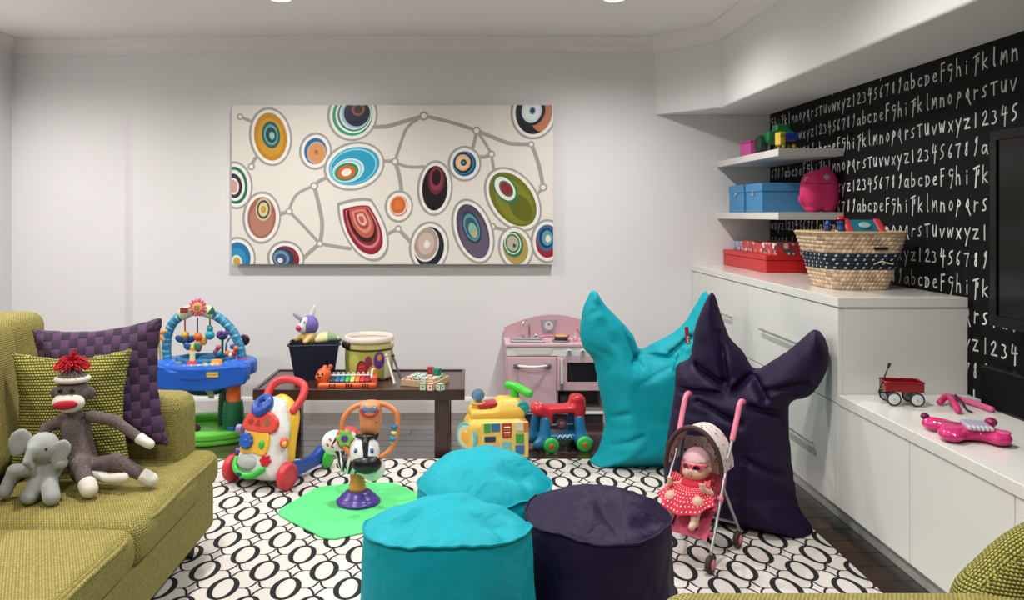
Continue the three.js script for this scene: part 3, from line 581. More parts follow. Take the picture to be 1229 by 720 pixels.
function pouf(label, u, d, D, H, mat, seed, bulge, dents, tilt = 0) {
  const t = thing('pouf', label, 'pouf', [(u - PU) / F * d, RUGY, -d], 0), R = D / 2;
  const rim = (a) => { const c = Math.cos(a), s = Math.sin(a); return { r: R * (1 + 0.018 * noise(c * 1.6 + seed, s * 1.6, seed)), y: H + tilt * s + 0.018 * noise(c * 1.5 + seed * 2, s * 1.5, 3) + 0.006 * noise(c * 7, s * 7, seed) }; };
  const TAU = Math.PI * 2;
  part('side_panel', surface(120, 26, (u, v) => {
    const a = u * TAU, q = rim(a), c = Math.cos(a), s = Math.sin(a), y = 0.002 + v * (q.y - 0.002);
    const fold = 0.011 * noise(c * 3 + seed, s * 3 + v * 1.3, v * 2.4 + seed) + 0.005 * noise(c * 8, s * 8 + v * 3, seed + v * 5);
    const r = q.r * (1 + 0.035 * Math.sin(Math.PI * v)) - 0.012 * Math.pow(1 - v, 8) + fold * Math.sin(Math.PI * clamp(v, 0.02, 1)) - 0.004 * sstep(0.94, 1, v);
    return [c * r, y, s * r];
  }, true, [3, 1]), mat, t);
  part('top_panel', flatUV(surface(120, 30, (u, v) => {
    const a = u * TAU, q = rim(a), c = Math.cos(a), s = Math.sin(a), r = v * (q.r - 0.003), e = 1 - v * v;
    let y = mix(H, q.y, v * v) + bulge * Math.pow(e, 0.75) + 0.016 * noise(c * v * 2.6 + seed, s * v * 2.6, seed) * e * 1.4;
    y -= 0.012 * Math.pow(Math.abs(noise(c * 5 + seed, s * 5, v * 0.8)), 0.7) * sstep(0.45, 0.9, v) * (1 - sstep(0.97, 1, v));
    const X = c * r, Z = s * r;
    for (const [ax, az, bx, bz, w, h] of dents) { const ex = bx - ax, ez = bz - az, k = clamp(((X - ax) * ex + (Z - az) * ez) / (ex * ex + ez * ez), 0, 1), dd = Math.hypot(X - ax - ex * k, Z - az - ez * k); y -= h * Math.exp(-dd * dd / (w * w)) * Math.sin(Math.PI * clamp(k, 0.08, 0.92)) * sstep(0, 0.12, 1 - v); }
    return [X, mix(H + bulge * 0.95, y, sstep(0, 0.2, v)), Z];
  }, true, [3, 1]), 0.25), mat, t);
  const ring = []; for (let i = 0; i < 64; i++) { const a = i / 64 * TAU, q = rim(a); ring.push(V(Math.cos(a) * q.r, q.y, Math.sin(a) * q.r)); }
  part('seam_piping', tube(ring, 0.0045, 160, 6, true), mat, t);
  part('base_panel', at(disc(R - 0.02, 0.003, 0.001), 0, 0.0025, 0, Math.PI / 2), mat, t);
  return t;
}
pouf('turquoise round pouf standing before the other turquoise one, creased top', 537, 2.33, 0.49, 0.47, TEAL, 3, 0.075, [[-0.16, 0.13, -0.02, 0.02, 0.035, 0.03], [0.02, 0.1, 0.2, 0.12, 0.03, 0.02]], 0.035);
pouf('turquoise round pouf half hidden behind the other two poufs', 581, 2.93, 0.492, 0.395, TEAL, 11, 0.125, [[0.0, 0.15, 0.2, 0.1, 0.03, 0.022]]);
pouf('dark purple round pouf beside the doll stroller', 717, 2.56, 0.46, 0.425, PLUM, 6, 0.065, [[0.0, 0.02, 0.03, 0.2, 0.03, 0.03], [0.05, 0.17, 0.2, 0.1, 0.025, 0.02]]);

// ---------- bean bags ----------
function beanBag(label, px, u0, d0, turn, lean, T, mat, creases, seed) {
  const o = smoothOutline(px.map(([u, v]) => [(u - u0) / F * d0, Math.max(-0.03, EYE - (v - PV) / F * d0)]), 5);
  const cr = creases.map(([a, b, c, d, w, h]) => [(a - u0) / F * d0, EYE - (b - PV) / F * d0, (c - u0) / F * d0, EYE - (d - PV) / F * d0, w * 0.75, h * 1.15]);
  const extra = (x, y, z, dist) => {
    let e = 0.018 * noise(x * 5 + seed, y * 5, z > 0 ? seed : seed + 9) + 0.008 * noise(x * 13 + seed, y * 9, z > 0 ? 2 : 7);
    e -= 0.014 * Math.pow(Math.max(0, 1 - Math.abs(noise(x * 3.2 + seed * 3, y * 6, z > 0 ? 5 : 11)) * 5), 1.5) * (0.35 + 0.65 * sstep(0.3, 0.7, y));
    if (z > 0) for (const [ax, ay, bx, by, w, h] of cr) { const ex = bx - ax, ey = by - ay, k = clamp(((x - ax) * ex + (y - ay) * ey) / (ex * ex + ey * ey), 0, 1), q = Math.hypot(x - ax - ex * k, y - ay - ey * k); e -= h * Math.exp(-q * q / (w * w)); }
    e *= sstep(0, 0.05, dist);
    e += 0.03 * (1 - sstep(0.0, 0.3, y)) * sstep(0.02, 0.12, dist);
    e -= T * 0.84 * sstep(0.5, 0.88, y) * sstep(0, 0.2, dist);
    return e;
  };
  let g = puff(o, T, 0.17, 0.0095, extra, (p) => -p[1], 0.66);
  const p = g.attributes.position;
  for (let i = 0; i < p.count; i++) { const y = Math.max(0, p.getY(i)); p.setXYZ(i, p.getX(i), y, p.getZ(i) - lean * y); }
  g.computeVertexNormals();
  const t = thing('bean_bag', label, 'bean bag', [(u0 - PU) / F * d0 - (turn < -0.1 ? 0.012 : 0), RUGY + 0.0005, -d0], turn);
  part('bag', boxUV(g, 0.5), mat, t);
  // flat sewn edge along the top between the ears
  return { t, o };
}
const bagA = beanBag('large turquoise bean bag with two pointed ears beside the play kitchen',
  [[713, 350], [726.7, 368], [745, 387], [760, 404], [768, 421], [790, 412], [810, 402], [825, 389], [837, 370], [850, 352], [854, 375], [849, 410], [842, 450], [838, 500], [836, 540], [832, 566], [800, 585], [760, 585], [728, 578], [708, 566], [707, 556], [716, 545], [723, 525], [726, 506], [723, 487], [718, 463], [711.7, 433], [701, 420], [696.7, 403], [699, 377], [705, 360]],
  770, 4.45, 0.05, 0.02, 0.19, TEAL, [[768, 423, 755, 433, 0.02, 0.05], [768, 425, 800, 428, 0.02, 0.04], [745, 395, 762, 436, 0.018, 0.03], [800, 424, 825, 405, 0.018, 0.035], [725, 500, 745, 490, 0.02, 0.02], [730, 530, 760, 515, 0.02, 0.018], [800, 440, 812, 420, 0.015, 0.025]], 4);
{
  const tagTex = canvasTex(64, 256, (x, w, h) => { x.fillStyle = '#a01c2c'; x.fillRect(0, 0, w, h); x.save(); x.translate(w / 2, h / 2 + 20); x.rotate(Math.PI / 2); x.fillStyle = '#f2f2f2'; x.font = 'bold 46px sans-serif'; x.textAlign = 'center'; x.textBaseline = 'middle'; x.fillText('fatboy', 0, 0); x.restore(); }, { clamp: true });
  const g = new THREE.BoxGeometry(0.022, 0.17, 0.003); part('sewn_label', g, M(0xffffff, 0.7, { map: tagTex }), bagA.t, [(820.5 - 770) / F * 4.45, EYE - (410 - PV) / F * 4.45, 0.085], [0, -0.3, 0.1]).userData.label = 'red sewn label with white lettering';
}
const bagB = beanBag('large dark purple bean bag with two pointed ears leaning on the white drawers',
  [[859, 354.6], [869.6, 381.7], [880, 408.7], [895, 424], [908, 443], [930, 430], [951, 413], [975, 391], [986, 405], [988, 427], [980, 452], [967, 469], [948, 478], [946, 506], [948, 540], [952, 573], [957, 600], [972, 625], [962, 640], [930, 640], [880, 640], [830, 630], [806, 612], [800, 580], [801, 561], [808, 515], [814, 475], [817, 446], [832, 436], [838, 402], [846, 378]],
  890, 3.60, -0.5, -0.01, 0.18, PLUM, [[908, 445, 890, 465, 0.02, 0.06], [908, 447, 925, 470, 0.02, 0.05], [870, 400, 880, 455, 0.02, 0.04], [845, 440, 880, 462, 0.02, 0.045], [925, 462, 965, 450, 0.02, 0.03], [820, 470, 875, 470, 0.02, 0.035], [850, 480, 900, 500, 0.02, 0.03], [910, 480, 945, 490, 0.02, 0.03], [905, 540, 945, 560, 0.02, 0.02]], 9);

// ---------- doll stroller with doll ----------
const strollerTurn = Math.atan2(-0.62, 0.78), strollerPos = G(820, 644).add(G(853, 690)).multiplyScalar(0.5);
strollerPos.y = RUGY;
const stroll = thing('doll_stroller', 'pink doll stroller with brown hood trim and pink handles', 'stroller', strollerPos, strollerTurn);
const toLocal = (v) => v.clone().sub(strollerPos).applyAxisAngle(V(0, 1, 0), -strollerTurn);
const dotsTex = canvasTex(256, 256, (x, w, h) => { x.fillStyle = '#d9cdc9'; x.fillRect(0, 0, w, h); const R = rng(21), cs = ['#3a2f36', '#c04466', '#b78a94', '#6f5a5a']; for (let i = 0; i < 46; i++) { x.fillStyle = cs[i % 4]; x.beginPath(); x.arc(R() * w, R() * h, 3 + R() * 6, 0, 7); x.fill(); } });
const polkaTex = canvasTex(128, 128, (x, w, h) => { x.fillStyle = '#c9203a'; x.fillRect(0, 0, w, h); x.fillStyle = '#f4dede'; for (let i = 0; i < 4; i++) for (let j = 0; j < 4; j++) { x.beginPath(); x.arc((i + 0.25 + (j % 2) * 0.5) * 32, (j + 0.5) * 32, 6, 0, 7); x.fill(); } });
{
  const t = stroll, pink = M(0xd0506e, 0.6), hot = M(0xe07a92, 0.35), brown = M(0x3c2420, 0.6), alu = M(0xb4b8ba, 0.3, { metalness: 0.8 });
  const w = 0.118;
  // wheels
  for (const [x, z] of [[-w, 0.15], [w, 0.15], [-w, -0.15], [w, -0.15]]) {
    const wh = part('wheel', at(disc(0.036, 0.024, 0.008), 0, 0, 0, 0, Math.PI / 2), brown, t, [x, 0.0365, z]);
    part('hubcap', at(disc(0.021, 0.028, 0.003), 0, 0, 0, 0, Math.PI / 2), hot, wh);
    part('fork', rod([x, 0.037, z], [x, 0.085, z - 0.01], 0.006), alu, t);
  }
  for (const s of [-1, 1]) {
    part('front_leg', rod([s * w, 0.08, 0.14], [s * w * 0.93, 0.40, -0.06], 0.0062), alu, t);
    part('rear_leg', rod([s * w, 0.08, -0.16], [s * w * 0.93, 0.30, 0.0], 0.0062), alu, t);
    part('handle_tube', rod([s * w * 0.93, 0.39, -0.055], [s * w * 0.97, 0.47, -0.10], 0.0062), alu, t);
    const gr = part('handle', roundTube([[s * w * 0.97, 0.465, -0.097], [s * w, 0.555, -0.148], [s * w, 0.592, -0.17], [s * w, 0.604, -0.195], [s * w, 0.598, -0.215]], 0.0115, 30, 10), hot, t);
    part('joint', ball(0.014, 1, 1, 1, 12), hot, t, [s * w * 0.95, 0.255, 0.03]);
  }
  part('crossbar', rod([-w, 0.105, -0.145], [w, 0.105, -0.145], 0.005), alu, t);
  part('footrest', rod([-w + 0.004, 0.135, 0.11], [w - 0.004, 0.135, 0.11], 0.009), pink, t);
  // sling seat
  const sl = surface(12, 22, (u, v) => { const pr = [[0.12, 0.14], [0.19, 0.085], [0.205, 0.03], [0.215, -0.03], [0.27, -0.06], [0.34, -0.082]]; const k = v * 5, i = Math.min(4, Math.floor(k)), f = k - i; const y = mix(pr[i][0], pr[i + 1][0], f), z = mix(pr[i][1], pr[i + 1][1], f); const x = (u - 0.5) * 2 * 0.1; return [x, y - 0.018 * Math.cos(Math.PI * (u - 0.5)) * sstep(0.05, 0.3, v), z - 0.022 * Math.cos(Math.PI * (u - 0.5)) * sstep(0.4, 0.8, v)]; }, false, [2, 3]);
  part('seat_sling', sl, pink, t);
  part('back_panel', surface(12, 8, (u, v) => [(u - 0.5) * 0.19, 0.315 + v * 0.13, -0.07 - v * 0.04 - 0.018 * Math.cos(Math.PI * (u - 0.5))], false, [1.5, 0.8]), M(0xffffff, 0.8, { map: dotsTex }), t);
  // hood: a dome segment with a brown rim
  const hood = (u, v) => { const a = Math.PI * u, e = v * 1.15, r = 0.117; return [-Math.cos(a) * r, 0.35 + Math.sin(a) * 0.14 * Math.cos(e * 0.25) + 0.03 * Math.sin(a), -0.085 + 0.115 - e * 0.12]; };
  part('hood', surface(28, 10, hood, false, [2, 1]), M(0xffffff, 0.8, { map: dotsTex }), t);
  const rim = []; for (let i = 0; i <= 20; i++) rim.push(hood(i / 20, 0));
  part('hood_trim', roundTube(rim, 0.0105, 50, 8), brown, t);
  const hb = []; for (let i = 0; i <= 20; i++) hb.push(hood(i / 20, 1));
  for (const s of [-1, 1]) part('side_tape', roundTube([[s * 0.045, 0.212, 0.0], [s * 0.047, 0.195, 0.062], [s * 0.05, 0.145, 0.118]], 0.006, 16, 6), brown, t);
}
{
  const doll = thing('doll', 'baby doll with pink sunglasses and red polka dot dress lying in the stroller', 'doll', strollerPos.clone().add(V(-0.01, 0.016, 0.013)), strollerTurn);
  const skin = M(0xd9b39a, 0.55);
  const body = (p) => {
    let d = sdEll(p, [0, 0.345, -0.03], [0.056, 0.062, 0.056]);
    d = smin(d, sdEll(p, [0, 0.322, 0.012], [0.046, 0.032, 0.034]), 0.02);        // cheeks and chin
    d = smin(d, sdEll(p, [0, 0.335, 0.036], [0.009, 0.008, 0.012]), 0.01);        // nose
    for (const s of [-1, 1]) d = smin(d, sdEll(p, [s * 0.056, 0.338, -0.02], [0.008, 0.014, 0.01]), 0.006);
    d = smin(d, sdCap(p, [0, 0.31, -0.02], [0, 0.27, -0.015], 0.02), 0.012);      // neck
    d = smin(d, sdEll(p, [0, 0.248, 0.0], [0.05, 0.055, 0.036]), 0.015);
    for (const s of [-1, 1]) {
      d = smin(d, sdCap(p, [s * 0.045, 0.275, 0.0], [s * 0.082, 0.262, 0.045], 0.017, 0.014), 0.01);
      d = smin(d, sdCap(p, [s * 0.082, 0.262, 0.045], [s * 0.07, 0.285, 0.082], 0.014, 0.011), 0.006);
      d = smin(d, sdEll(p, [s * 0.068, 0.292, 0.09], [0.011, 0.013, 0.009]), 0.006);
      for (const k of [-1, 0, 1]) d = smin(d, sdCap(p, [s * 0.068 + k * 0.006, 0.298, 0.093], [s * 0.067 + k * 0.008, 0.31, 0.096], 0.0042), 0.003);
      d = smin(d, sdCap(p, [s * 0.03, 0.235, 0.03], [s * 0.056, 0.238, 0.105], 0.024, 0.021), 0.012);
      d = smin(d, sdCap(p, [s * 0.056, 0.238, 0.105], [s * 0.054, 0.165, 0.135], 0.02, 0.016), 0.01);
      d = smin(d, sdCap(p, [s * 0.054, 0.162, 0.135], [s * 0.055, 0.158, 0.162], 0.015, 0.013), 0.008);
    }
    return d;
  };
  part('body', blob(body, [-0.11, 0.13, -0.1], [0.11, 0.42, 0.185], 0.0038), skin, doll);
  // dress: ruffled bib and a wide skirt over the lap
  const polka = M(0xffffff, 0.8, { map: polkaTex });
  part('skirt', surface(64, 14, (u, v) => { const a = u * Math.PI * 2, f = 1 + 0.07 * Math.sin(a * 9) * v, x = Math.cos(a) * mix(0.05, 0.112, v) * f, z = 0.02 + Math.sin(a) * mix(0.04, 0.085, v) * f + v * 0.06; return [x, 0.275 - 0.03 * v * v - 0.05 * Math.max(0, Math.sin(a)) * v * v, z]; }, true, [10, 2]), polka, doll);
  part('bodice', blob((p) => sdEll(p, [0, 0.262, 0.008], [0.056, 0.048, 0.046]), [-0.07, 0.2, -0.05], [0.07, 0.32, 0.07], 0.006), polka, doll);
  for (const s of [-1, 1]) part('ruffle_sleeve', surface(40, 8, (u, v) => { const a = u * Math.PI * 2, f = 1 + 0.14 * Math.sin(a * 7) * v, r = mix(0.018, 0.034, v) * f; return [s * (0.052 + v * 0.03), 0.277 + Math.cos(a) * r, 0.008 + v * 0.014 + Math.sin(a) * r]; }, true, [5, 1]), polka, doll);
  part('hat', blob((p) => Math.max(sdEll(p, [0, 0.352, -0.034], [0.062, 0.063, 0.061]), -(p[1] - 0.366 + (p[2] - 0.0) * 0.25)), [-0.07, 0.33, -0.11], [0.07, 0.43, 0.05], 0.005), M(0xdfb4b8, 0.8), doll);
  const gl = part('sunglasses', roundTube([[-0.052, 0.352, -0.01], [-0.045, 0.356, 0.018], [0, 0.356, 0.033], [0.045, 0.356, 0.018], [0.052, 0.352, -0.01]], 0.004, 30, 8), M(0xd94a72, 0.3), doll);
  for (const s of [-1, 1]) { part('lens_rim', at(new THREE.TorusGeometry(0.0155, 0.0042, 8, 24).scale(1.15, 0.85, 1), s * 0.022, 0.347, 0.034, 0, s * 0.35), M(0xd94a72, 0.3), gl); part('lens', at(disc(0.0155, 0.003, 0.001).scale(1.15, 0.85, 1), s * 0.022, 0.347, 0.034, 0, s * 0.35), M(0x1a1626, 0.1), gl); }
  part('mouth', at(torus(0.008, 0.0022, Math.PI, 12), 0, 0.323, 0.0455, 0.2, 0, Math.PI), M(0xb04a50, 0.5), doll);
}

// ---------- sock monkey ----------
const knitTex = pixelTex(256, 256, (u, v) => { const s = noise(u * 14, v * 160, 3) * 0.6 + noise(u * 40, v * 220, 8) * 0.5 + tileNoise(u, v, 30, 2) * 0.3, k = clamp(0.5 + s, 0, 1); return [mix(44, 150, k), mix(36, 134, k), mix(36, 130, k)]; });
const knitBump = pixelTex(128, 128, (u, v) => 128 + 100 * Math.sin(u * 60 * Math.PI) * 0.5 + 60 * Math.sin(v * 60 * Math.PI + Math.sin(u * 60 * Math.PI)), { data: true });
const knit = M(0xffffff, 0.95, { map: knitTex, bumpMap: knitBump, bumpScale: 0.0008 }), cream = M(0xd9d4c8, 0.95, { bumpMap: knitBump, bumpScale: 0.0008 });
{
  const d0 = 2.73, o = P(92, 590, d0), L = (u, v, d) => { const q = P(u, v, d); return [q.x - o.x, q.y - SOFA.seat, q.z + d0]; };
  const t = thing('sock_monkey', 'brown knitted sock monkey with red lips and red pompom cap sitting on the sofa', 'plush toy', [o.x, SOFA.seat + 0.02, -d0]);
  const hip = L(102, 562, 2.78), chest = L(91, 520, 2.80), neck = L(88, 500, 2.80), head = L(87, 478, 2.785);
  const shR = L(110, 506, 2.79), elR = L(138, 512, 2.78), haR = L(168, 533, 2.76), enR = L(180, 540, 2.75);
  const shL = L(76, 510, 2.79), elL = L(56, 520, 2.77), haL = L(45, 545, 2.72);
  const seatY = 0.016, kn1 = L(96, 566, 2.72), ft1 = L(107, 584, 2.66), kn2 = L(140, 560, 2.75), ft2 = L(181, 571, 2.755);
  kn1[1] = Math.max(kn1[1], 0.035); ft1[1] = 0.026; ft2[1] = 0.026; kn2[1] = Math.max(0.032, kn2[1]); hip[1] = 0.055;
  const mid = (a, b, k) => a.map((v, i) => mix(v, b[i], k));
  const arms = (p) => Math.min(smin(sdCap(p, shR, elR, 0.022, 0.019), sdCap(p, elR, haR, 0.019, 0.018), 0.012), smin(sdCap(p, shL, elL, 0.022, 0.018), sdCap(p, elL, haL, 0.018, 0.016), 0.012));
  const legs = (p) => Math.min(smin(sdCap(p, hip, kn1, 0.036, 0.03), sdCap(p, kn1, mid(kn1, ft1, 0.75), 0.03, 0.026), 0.012), smin(sdCap(p, hip, kn2, 0.034, 0.027), sdCap(p, kn2, mid(kn2, ft2, 0.8), 0.027, 0.022), 0.012));
  const body = (p) => {
    let d = smin(sdCap(p, hip, chest, 0.05, 0.045), sdCap(p, chest, neck, 0.044, 0.026), 0.02);
    d = smin(d, legs(p), 0.02); d = smin(d, arms(p), 0.014);
    d = smin(d, sdEll(p, head, [0.058, 0.054, 0.05]), 0.012);
    for (const s of [-1, 1]) d = smin(d, sdEll(p, [head[0] + s * 0.064, head[1] + 0.0, head[2] - 0.005], [0.017, 0.021, 0.01]), 0.006);
    return d;
  };
  part('body', boxUV(blob(body, [-0.2, -0.02, -0.15], [0.32, 0.42, 0.13], 0.0065), 0.1), knit, t);
  const ext = (a, b, k) => b.map((v, i) => v + (v - a[i]) * k);
  part('hand', blob((p) => sdCap(p, haR, enR, 0.0195, 0.0165), haR.map((v) => v - 0.06), haR.map((v) => v + 0.07), 0.006), cream, t);
  part('hand', blob((p) => sdCap(p, haL, L(38, 556, 2.71), 0.0175, 0.0155), haL.map((v) => v - 0.06), haL.map((v) => v + 0.06), 0.006), cream, t);
  for (const [a, b, r] of [[kn1, ft1, 0.03], [kn2, ft2, 0.026]]) { const m = mid(a, b, 0.82); part('foot', blob((p) => sdCap(p, m, b, r, r * 0.95), b.map((v) => v - 0.08), b.map((v) => v + 0.08), 0.006), cream, t); }
  part('tail', roundTube([mid(hip, kn2, 0.2).map((v, i) => v + [0.0, 0.0, 0.02][i]), L(130, 577, 2.73), L(148, 577, 2.72)].map((q) => [q[0], Math.max(0.022, q[1] - 0.01), q[2]]), 0.0185, 16, 8), cream, t);
  const muz = [head[0] + 0.003, head[1] - 0.027, head[2] + 0.034];
  const mz = part('muzzle', blob((p) => sdEll(p, muz, [0.056, 0.035, 0.032]), muz.map((v) => v - 0.06), muz.map((v) => v + 0.06), 0.005), cream, t);
  part('lips', ball(1, 0.044, 0.0165, 0.012, 24), M(0xb51d30, 0.8), mz, [muz[0] + 0.001, muz[1] - 0.002, muz[2] + 0.026], [0, 0, 0.08]);
  for (const s of [-1, 1]) part('eye', ball(0.0078, 1, 1, 0.7, 12), M(0x0c0c0e, 0.15), t, [head[0] + s * 0.021 + 0.002, head[1] + 0.017, head[2] + 0.049]);
  const cap = part('cap', blob((p) => Math.max(sdEll(p, [head[0], head[1] + 0.012, head[2]], [0.062, 0.075, 0.054]), -(p[1] - head[1] - 0.044)), [head[0] - 0.08, head[1] + 0.02, head[2] - 0.07], [head[0] + 0.08, head[1] + 0.11, head[2] + 0.07], 0.005), knit, t);
  part('cap_band', at(new THREE.TorusGeometry(0.047, 0.01, 10, 40).rotateX(Math.PI / 2).scale(1.06, 1, 0.95), head[0], head[1] + 0.049, head[2]), cream, cap);
  const R = rng(12), yarn = [];
  for (let i = 0; i < 300; i++) { const a = R() * 6.283, e = Math.sqrt(R()) * 1.5, l = 0.05 + R() * 0.016, x = Math.cos(a) * Math.sin(e), z = Math.sin(a) * Math.sin(e), y = Math.cos(e), b = V(head[0], head[1] + 0.08, head[2]); yarn.push(new THREE.TubeGeometry(new THREE.QuadraticBezierCurve3(b, b.clone().add(V(x * l * 0.6, y * l * 0.7 + 0.018, z * l * 0.6)), b.clone().add(V(x * l, y * l * 0.95 - 0.004 * Math.sin(e), z * l * 0.95))), 5, 0.0019, 4)); }
  for (let i = 0; i < 9; i++) { const b = V(head[0] + (R() - 0.5) * 0.01, head[1] + 0.09, head[2]); yarn.push(new THREE.TubeGeometry(new THREE.QuadraticBezierCurve3(b, b.clone().add(V((R() - 0.5) * 0.02, 0.03, 0)), b.clone().add(V(0.006 + (R() - 0.5) * 0.025, 0.05 + R() * 0.015, 0))), 5, 0.0018, 4)); }
  const pom = part('pompom', merge(yarn), M(0xc2182a, 0.85), cap); pom.userData.kind = 'stuff';
}
// ---------- grey elephant ----------
{
  const d0 = 2.68, o = P(55, 592, d0), L = (u, v, d) => { const q = P(u, v, d); return [q.x - o.x, q.y - SOFA.seat, q.z + d0]; };
  const t = thing('plush_elephant', 'small pale grey plush elephant beside the sock monkey', 'plush toy', [o.x, SOFA.seat + 0.012, -d0]);
  const fur = M(0x9a9d9b, 0.95, { bumpMap: nylonBump, bumpScale: 0.002, sheen: 0.5, sheenColor: new THREE.Color(0xbfc4c4) });
  const head = L(52, 541, 2.66), body = L(56, 566, 2.69);
  const f = (p) => {
    let d = smin(sdEll(p, head, [0.052, 0.05, 0.048]), sdEll(p, body, [0.052, 0.05, 0.048]), 0.02);
    const a = [head[0] - 0.012, head[1] + 0.006, head[2] + 0.045], b = [head[0] - 0.02, head[1] - 0.03, head[2] + 0.062], c = [head[0] - 0.012, head[1] - 0.05, head[2] + 0.05];
    d = smin(d, smin(sdCap(p, a, b, 0.017, 0.013), sdCap(p, b, c, 0.013, 0.011), 0.006), 0.014);
    const l1 = L(35, 584, 2.62), l2 = L(62, 584, 2.61), l3 = L(74, 560, 2.66), l4 = L(18, 570, 2.68), l5 = L(6, 579, 2.66);
    l1[1] = l2[1] = 0.024; l5[1] = 0.024;
    d = smin(d, sdCap(p, body, l1, 0.03, 0.027), 0.012); d = smin(d, sdCap(p, body, l2, 0.03, 0.027), 0.012);
    d = smin(d, sdCap(p, body, l3, 0.026, 0.02), 0.012); d = smin(d, sdCap(p, body, l4, 0.026, 0.024), 0.01); d = smin(d, sdCap(p, l4, l5, 0.024, 0.022), 0.01);
    return d;
  };
  part('body', blob(f, [-0.21, -0.02, -0.1], [0.12, 0.22, 0.13], 0.0055), fur, t);
  const ear = (sx) => { const o2 = smoothOutline([[0, 0.02], [0.03, 0.045], [0.062, 0.03], [0.07, -0.015], [0.05, -0.05], [0.02, -0.04], [0, -0.015]].map(([x, y]) => [x * sx, y]), 4); if (sx < 0) o2.reverse(); return puff(o2, 0.007, 0.02, 0.0045); };
  part('ear', ear(-1), fur, t, [head[0] - 0.036, head[1] + 0.018, head[2] + 0.004], [0, 0.35, -0.12]);
  part('ear', ear(1), fur, t, [head[0] + 0.036, head[1] + 0.002, head[2] + 0.014], [0, 0.2, -0.55], [0.85, 1, 1]);
  for (const s of [-1, 1]) part('eye', ball(0.0045, 1, 1, 1, 10), M(0x0b0b0c, 0.15), t, [head[0] + s * 0.026 + (s > 0 ? 0.006 : -0.004), head[1] + 0.006, head[2] + 0.042]);
}
// ---------- toys on the floor ----------
function planarUV(g, x0, x1, y0, y1) {      // print laid on a toy from its own front
  const p = g.attributes.position, uv = new Float32Array(p.count * 2);
  for (let i = 0; i < p.count; i++) { uv[i * 2] = (p.getX(i) - x0) / (x1 - x0); uv[i * 2 + 1] = (p.getY(i) - y0) / (y1 - y0); }
  g.setAttribute('uv', new THREE.BufferAttribute(uv, 2)); return g;
}
const star = (r0, r1, n, ph = 0) => { const o = []; for (let i = 0; i < n * 2; i++) { const a = i * Math.PI / n + ph, r = i % 2 ? r1 : r0; o.push([Math.cos(a) * r, Math.sin(a) * r]); } return o; };
const RED = plastic(0xc4242c), CORAL = plastic(0xd9483c), BLUE = plastic(0x1c5cb0), NAVY = plastic(0x12305f), GREEN = plastic(0x33b53c), LIME = plastic(0x5fc33a), YEL = plastic(0xe8b33a), ORG = plastic(0xe0692c), PUR = plastic(0x5b3a90), WHT = plastic(0xdcdcd8), SKY = plastic(0x2a8fb8), PINK = plastic(0xd85a86), CREAM = plastic(0xe6dcae), DKG = plastic(0x14603f), BLK = plastic(0x141416), TURQ = plastic(0x1c9aa0);

// green play mat
{
  const c = G(430, 607, 0), px = [[334, 619], [337, 615], [378, 590], [386, 588], [430, 583], [468, 583], [474, 584], [512, 601], [514, 607], [480, 645], [434, 643], [404, 650], [392, 650], [384, 647], [338, 623]];
  const o = px.map(([u, v]) => { const q = G(u, v, 0); return [q.x - c.x, -(q.z - c.z)]; });
  const t = thing('play_mat', 'bright green fabric play mat under the zebra toy', 'mat', [c.x, RUGY + 0.0005, c.z]);
  part('mat', at(slab(o, 0.009, 0.004), 0, 0.0046, 0, -Math.PI / 2), M(0x58d27c, 0.85, { bumpMap: nylonBump, bumpScale: 0.003 }), t);
}
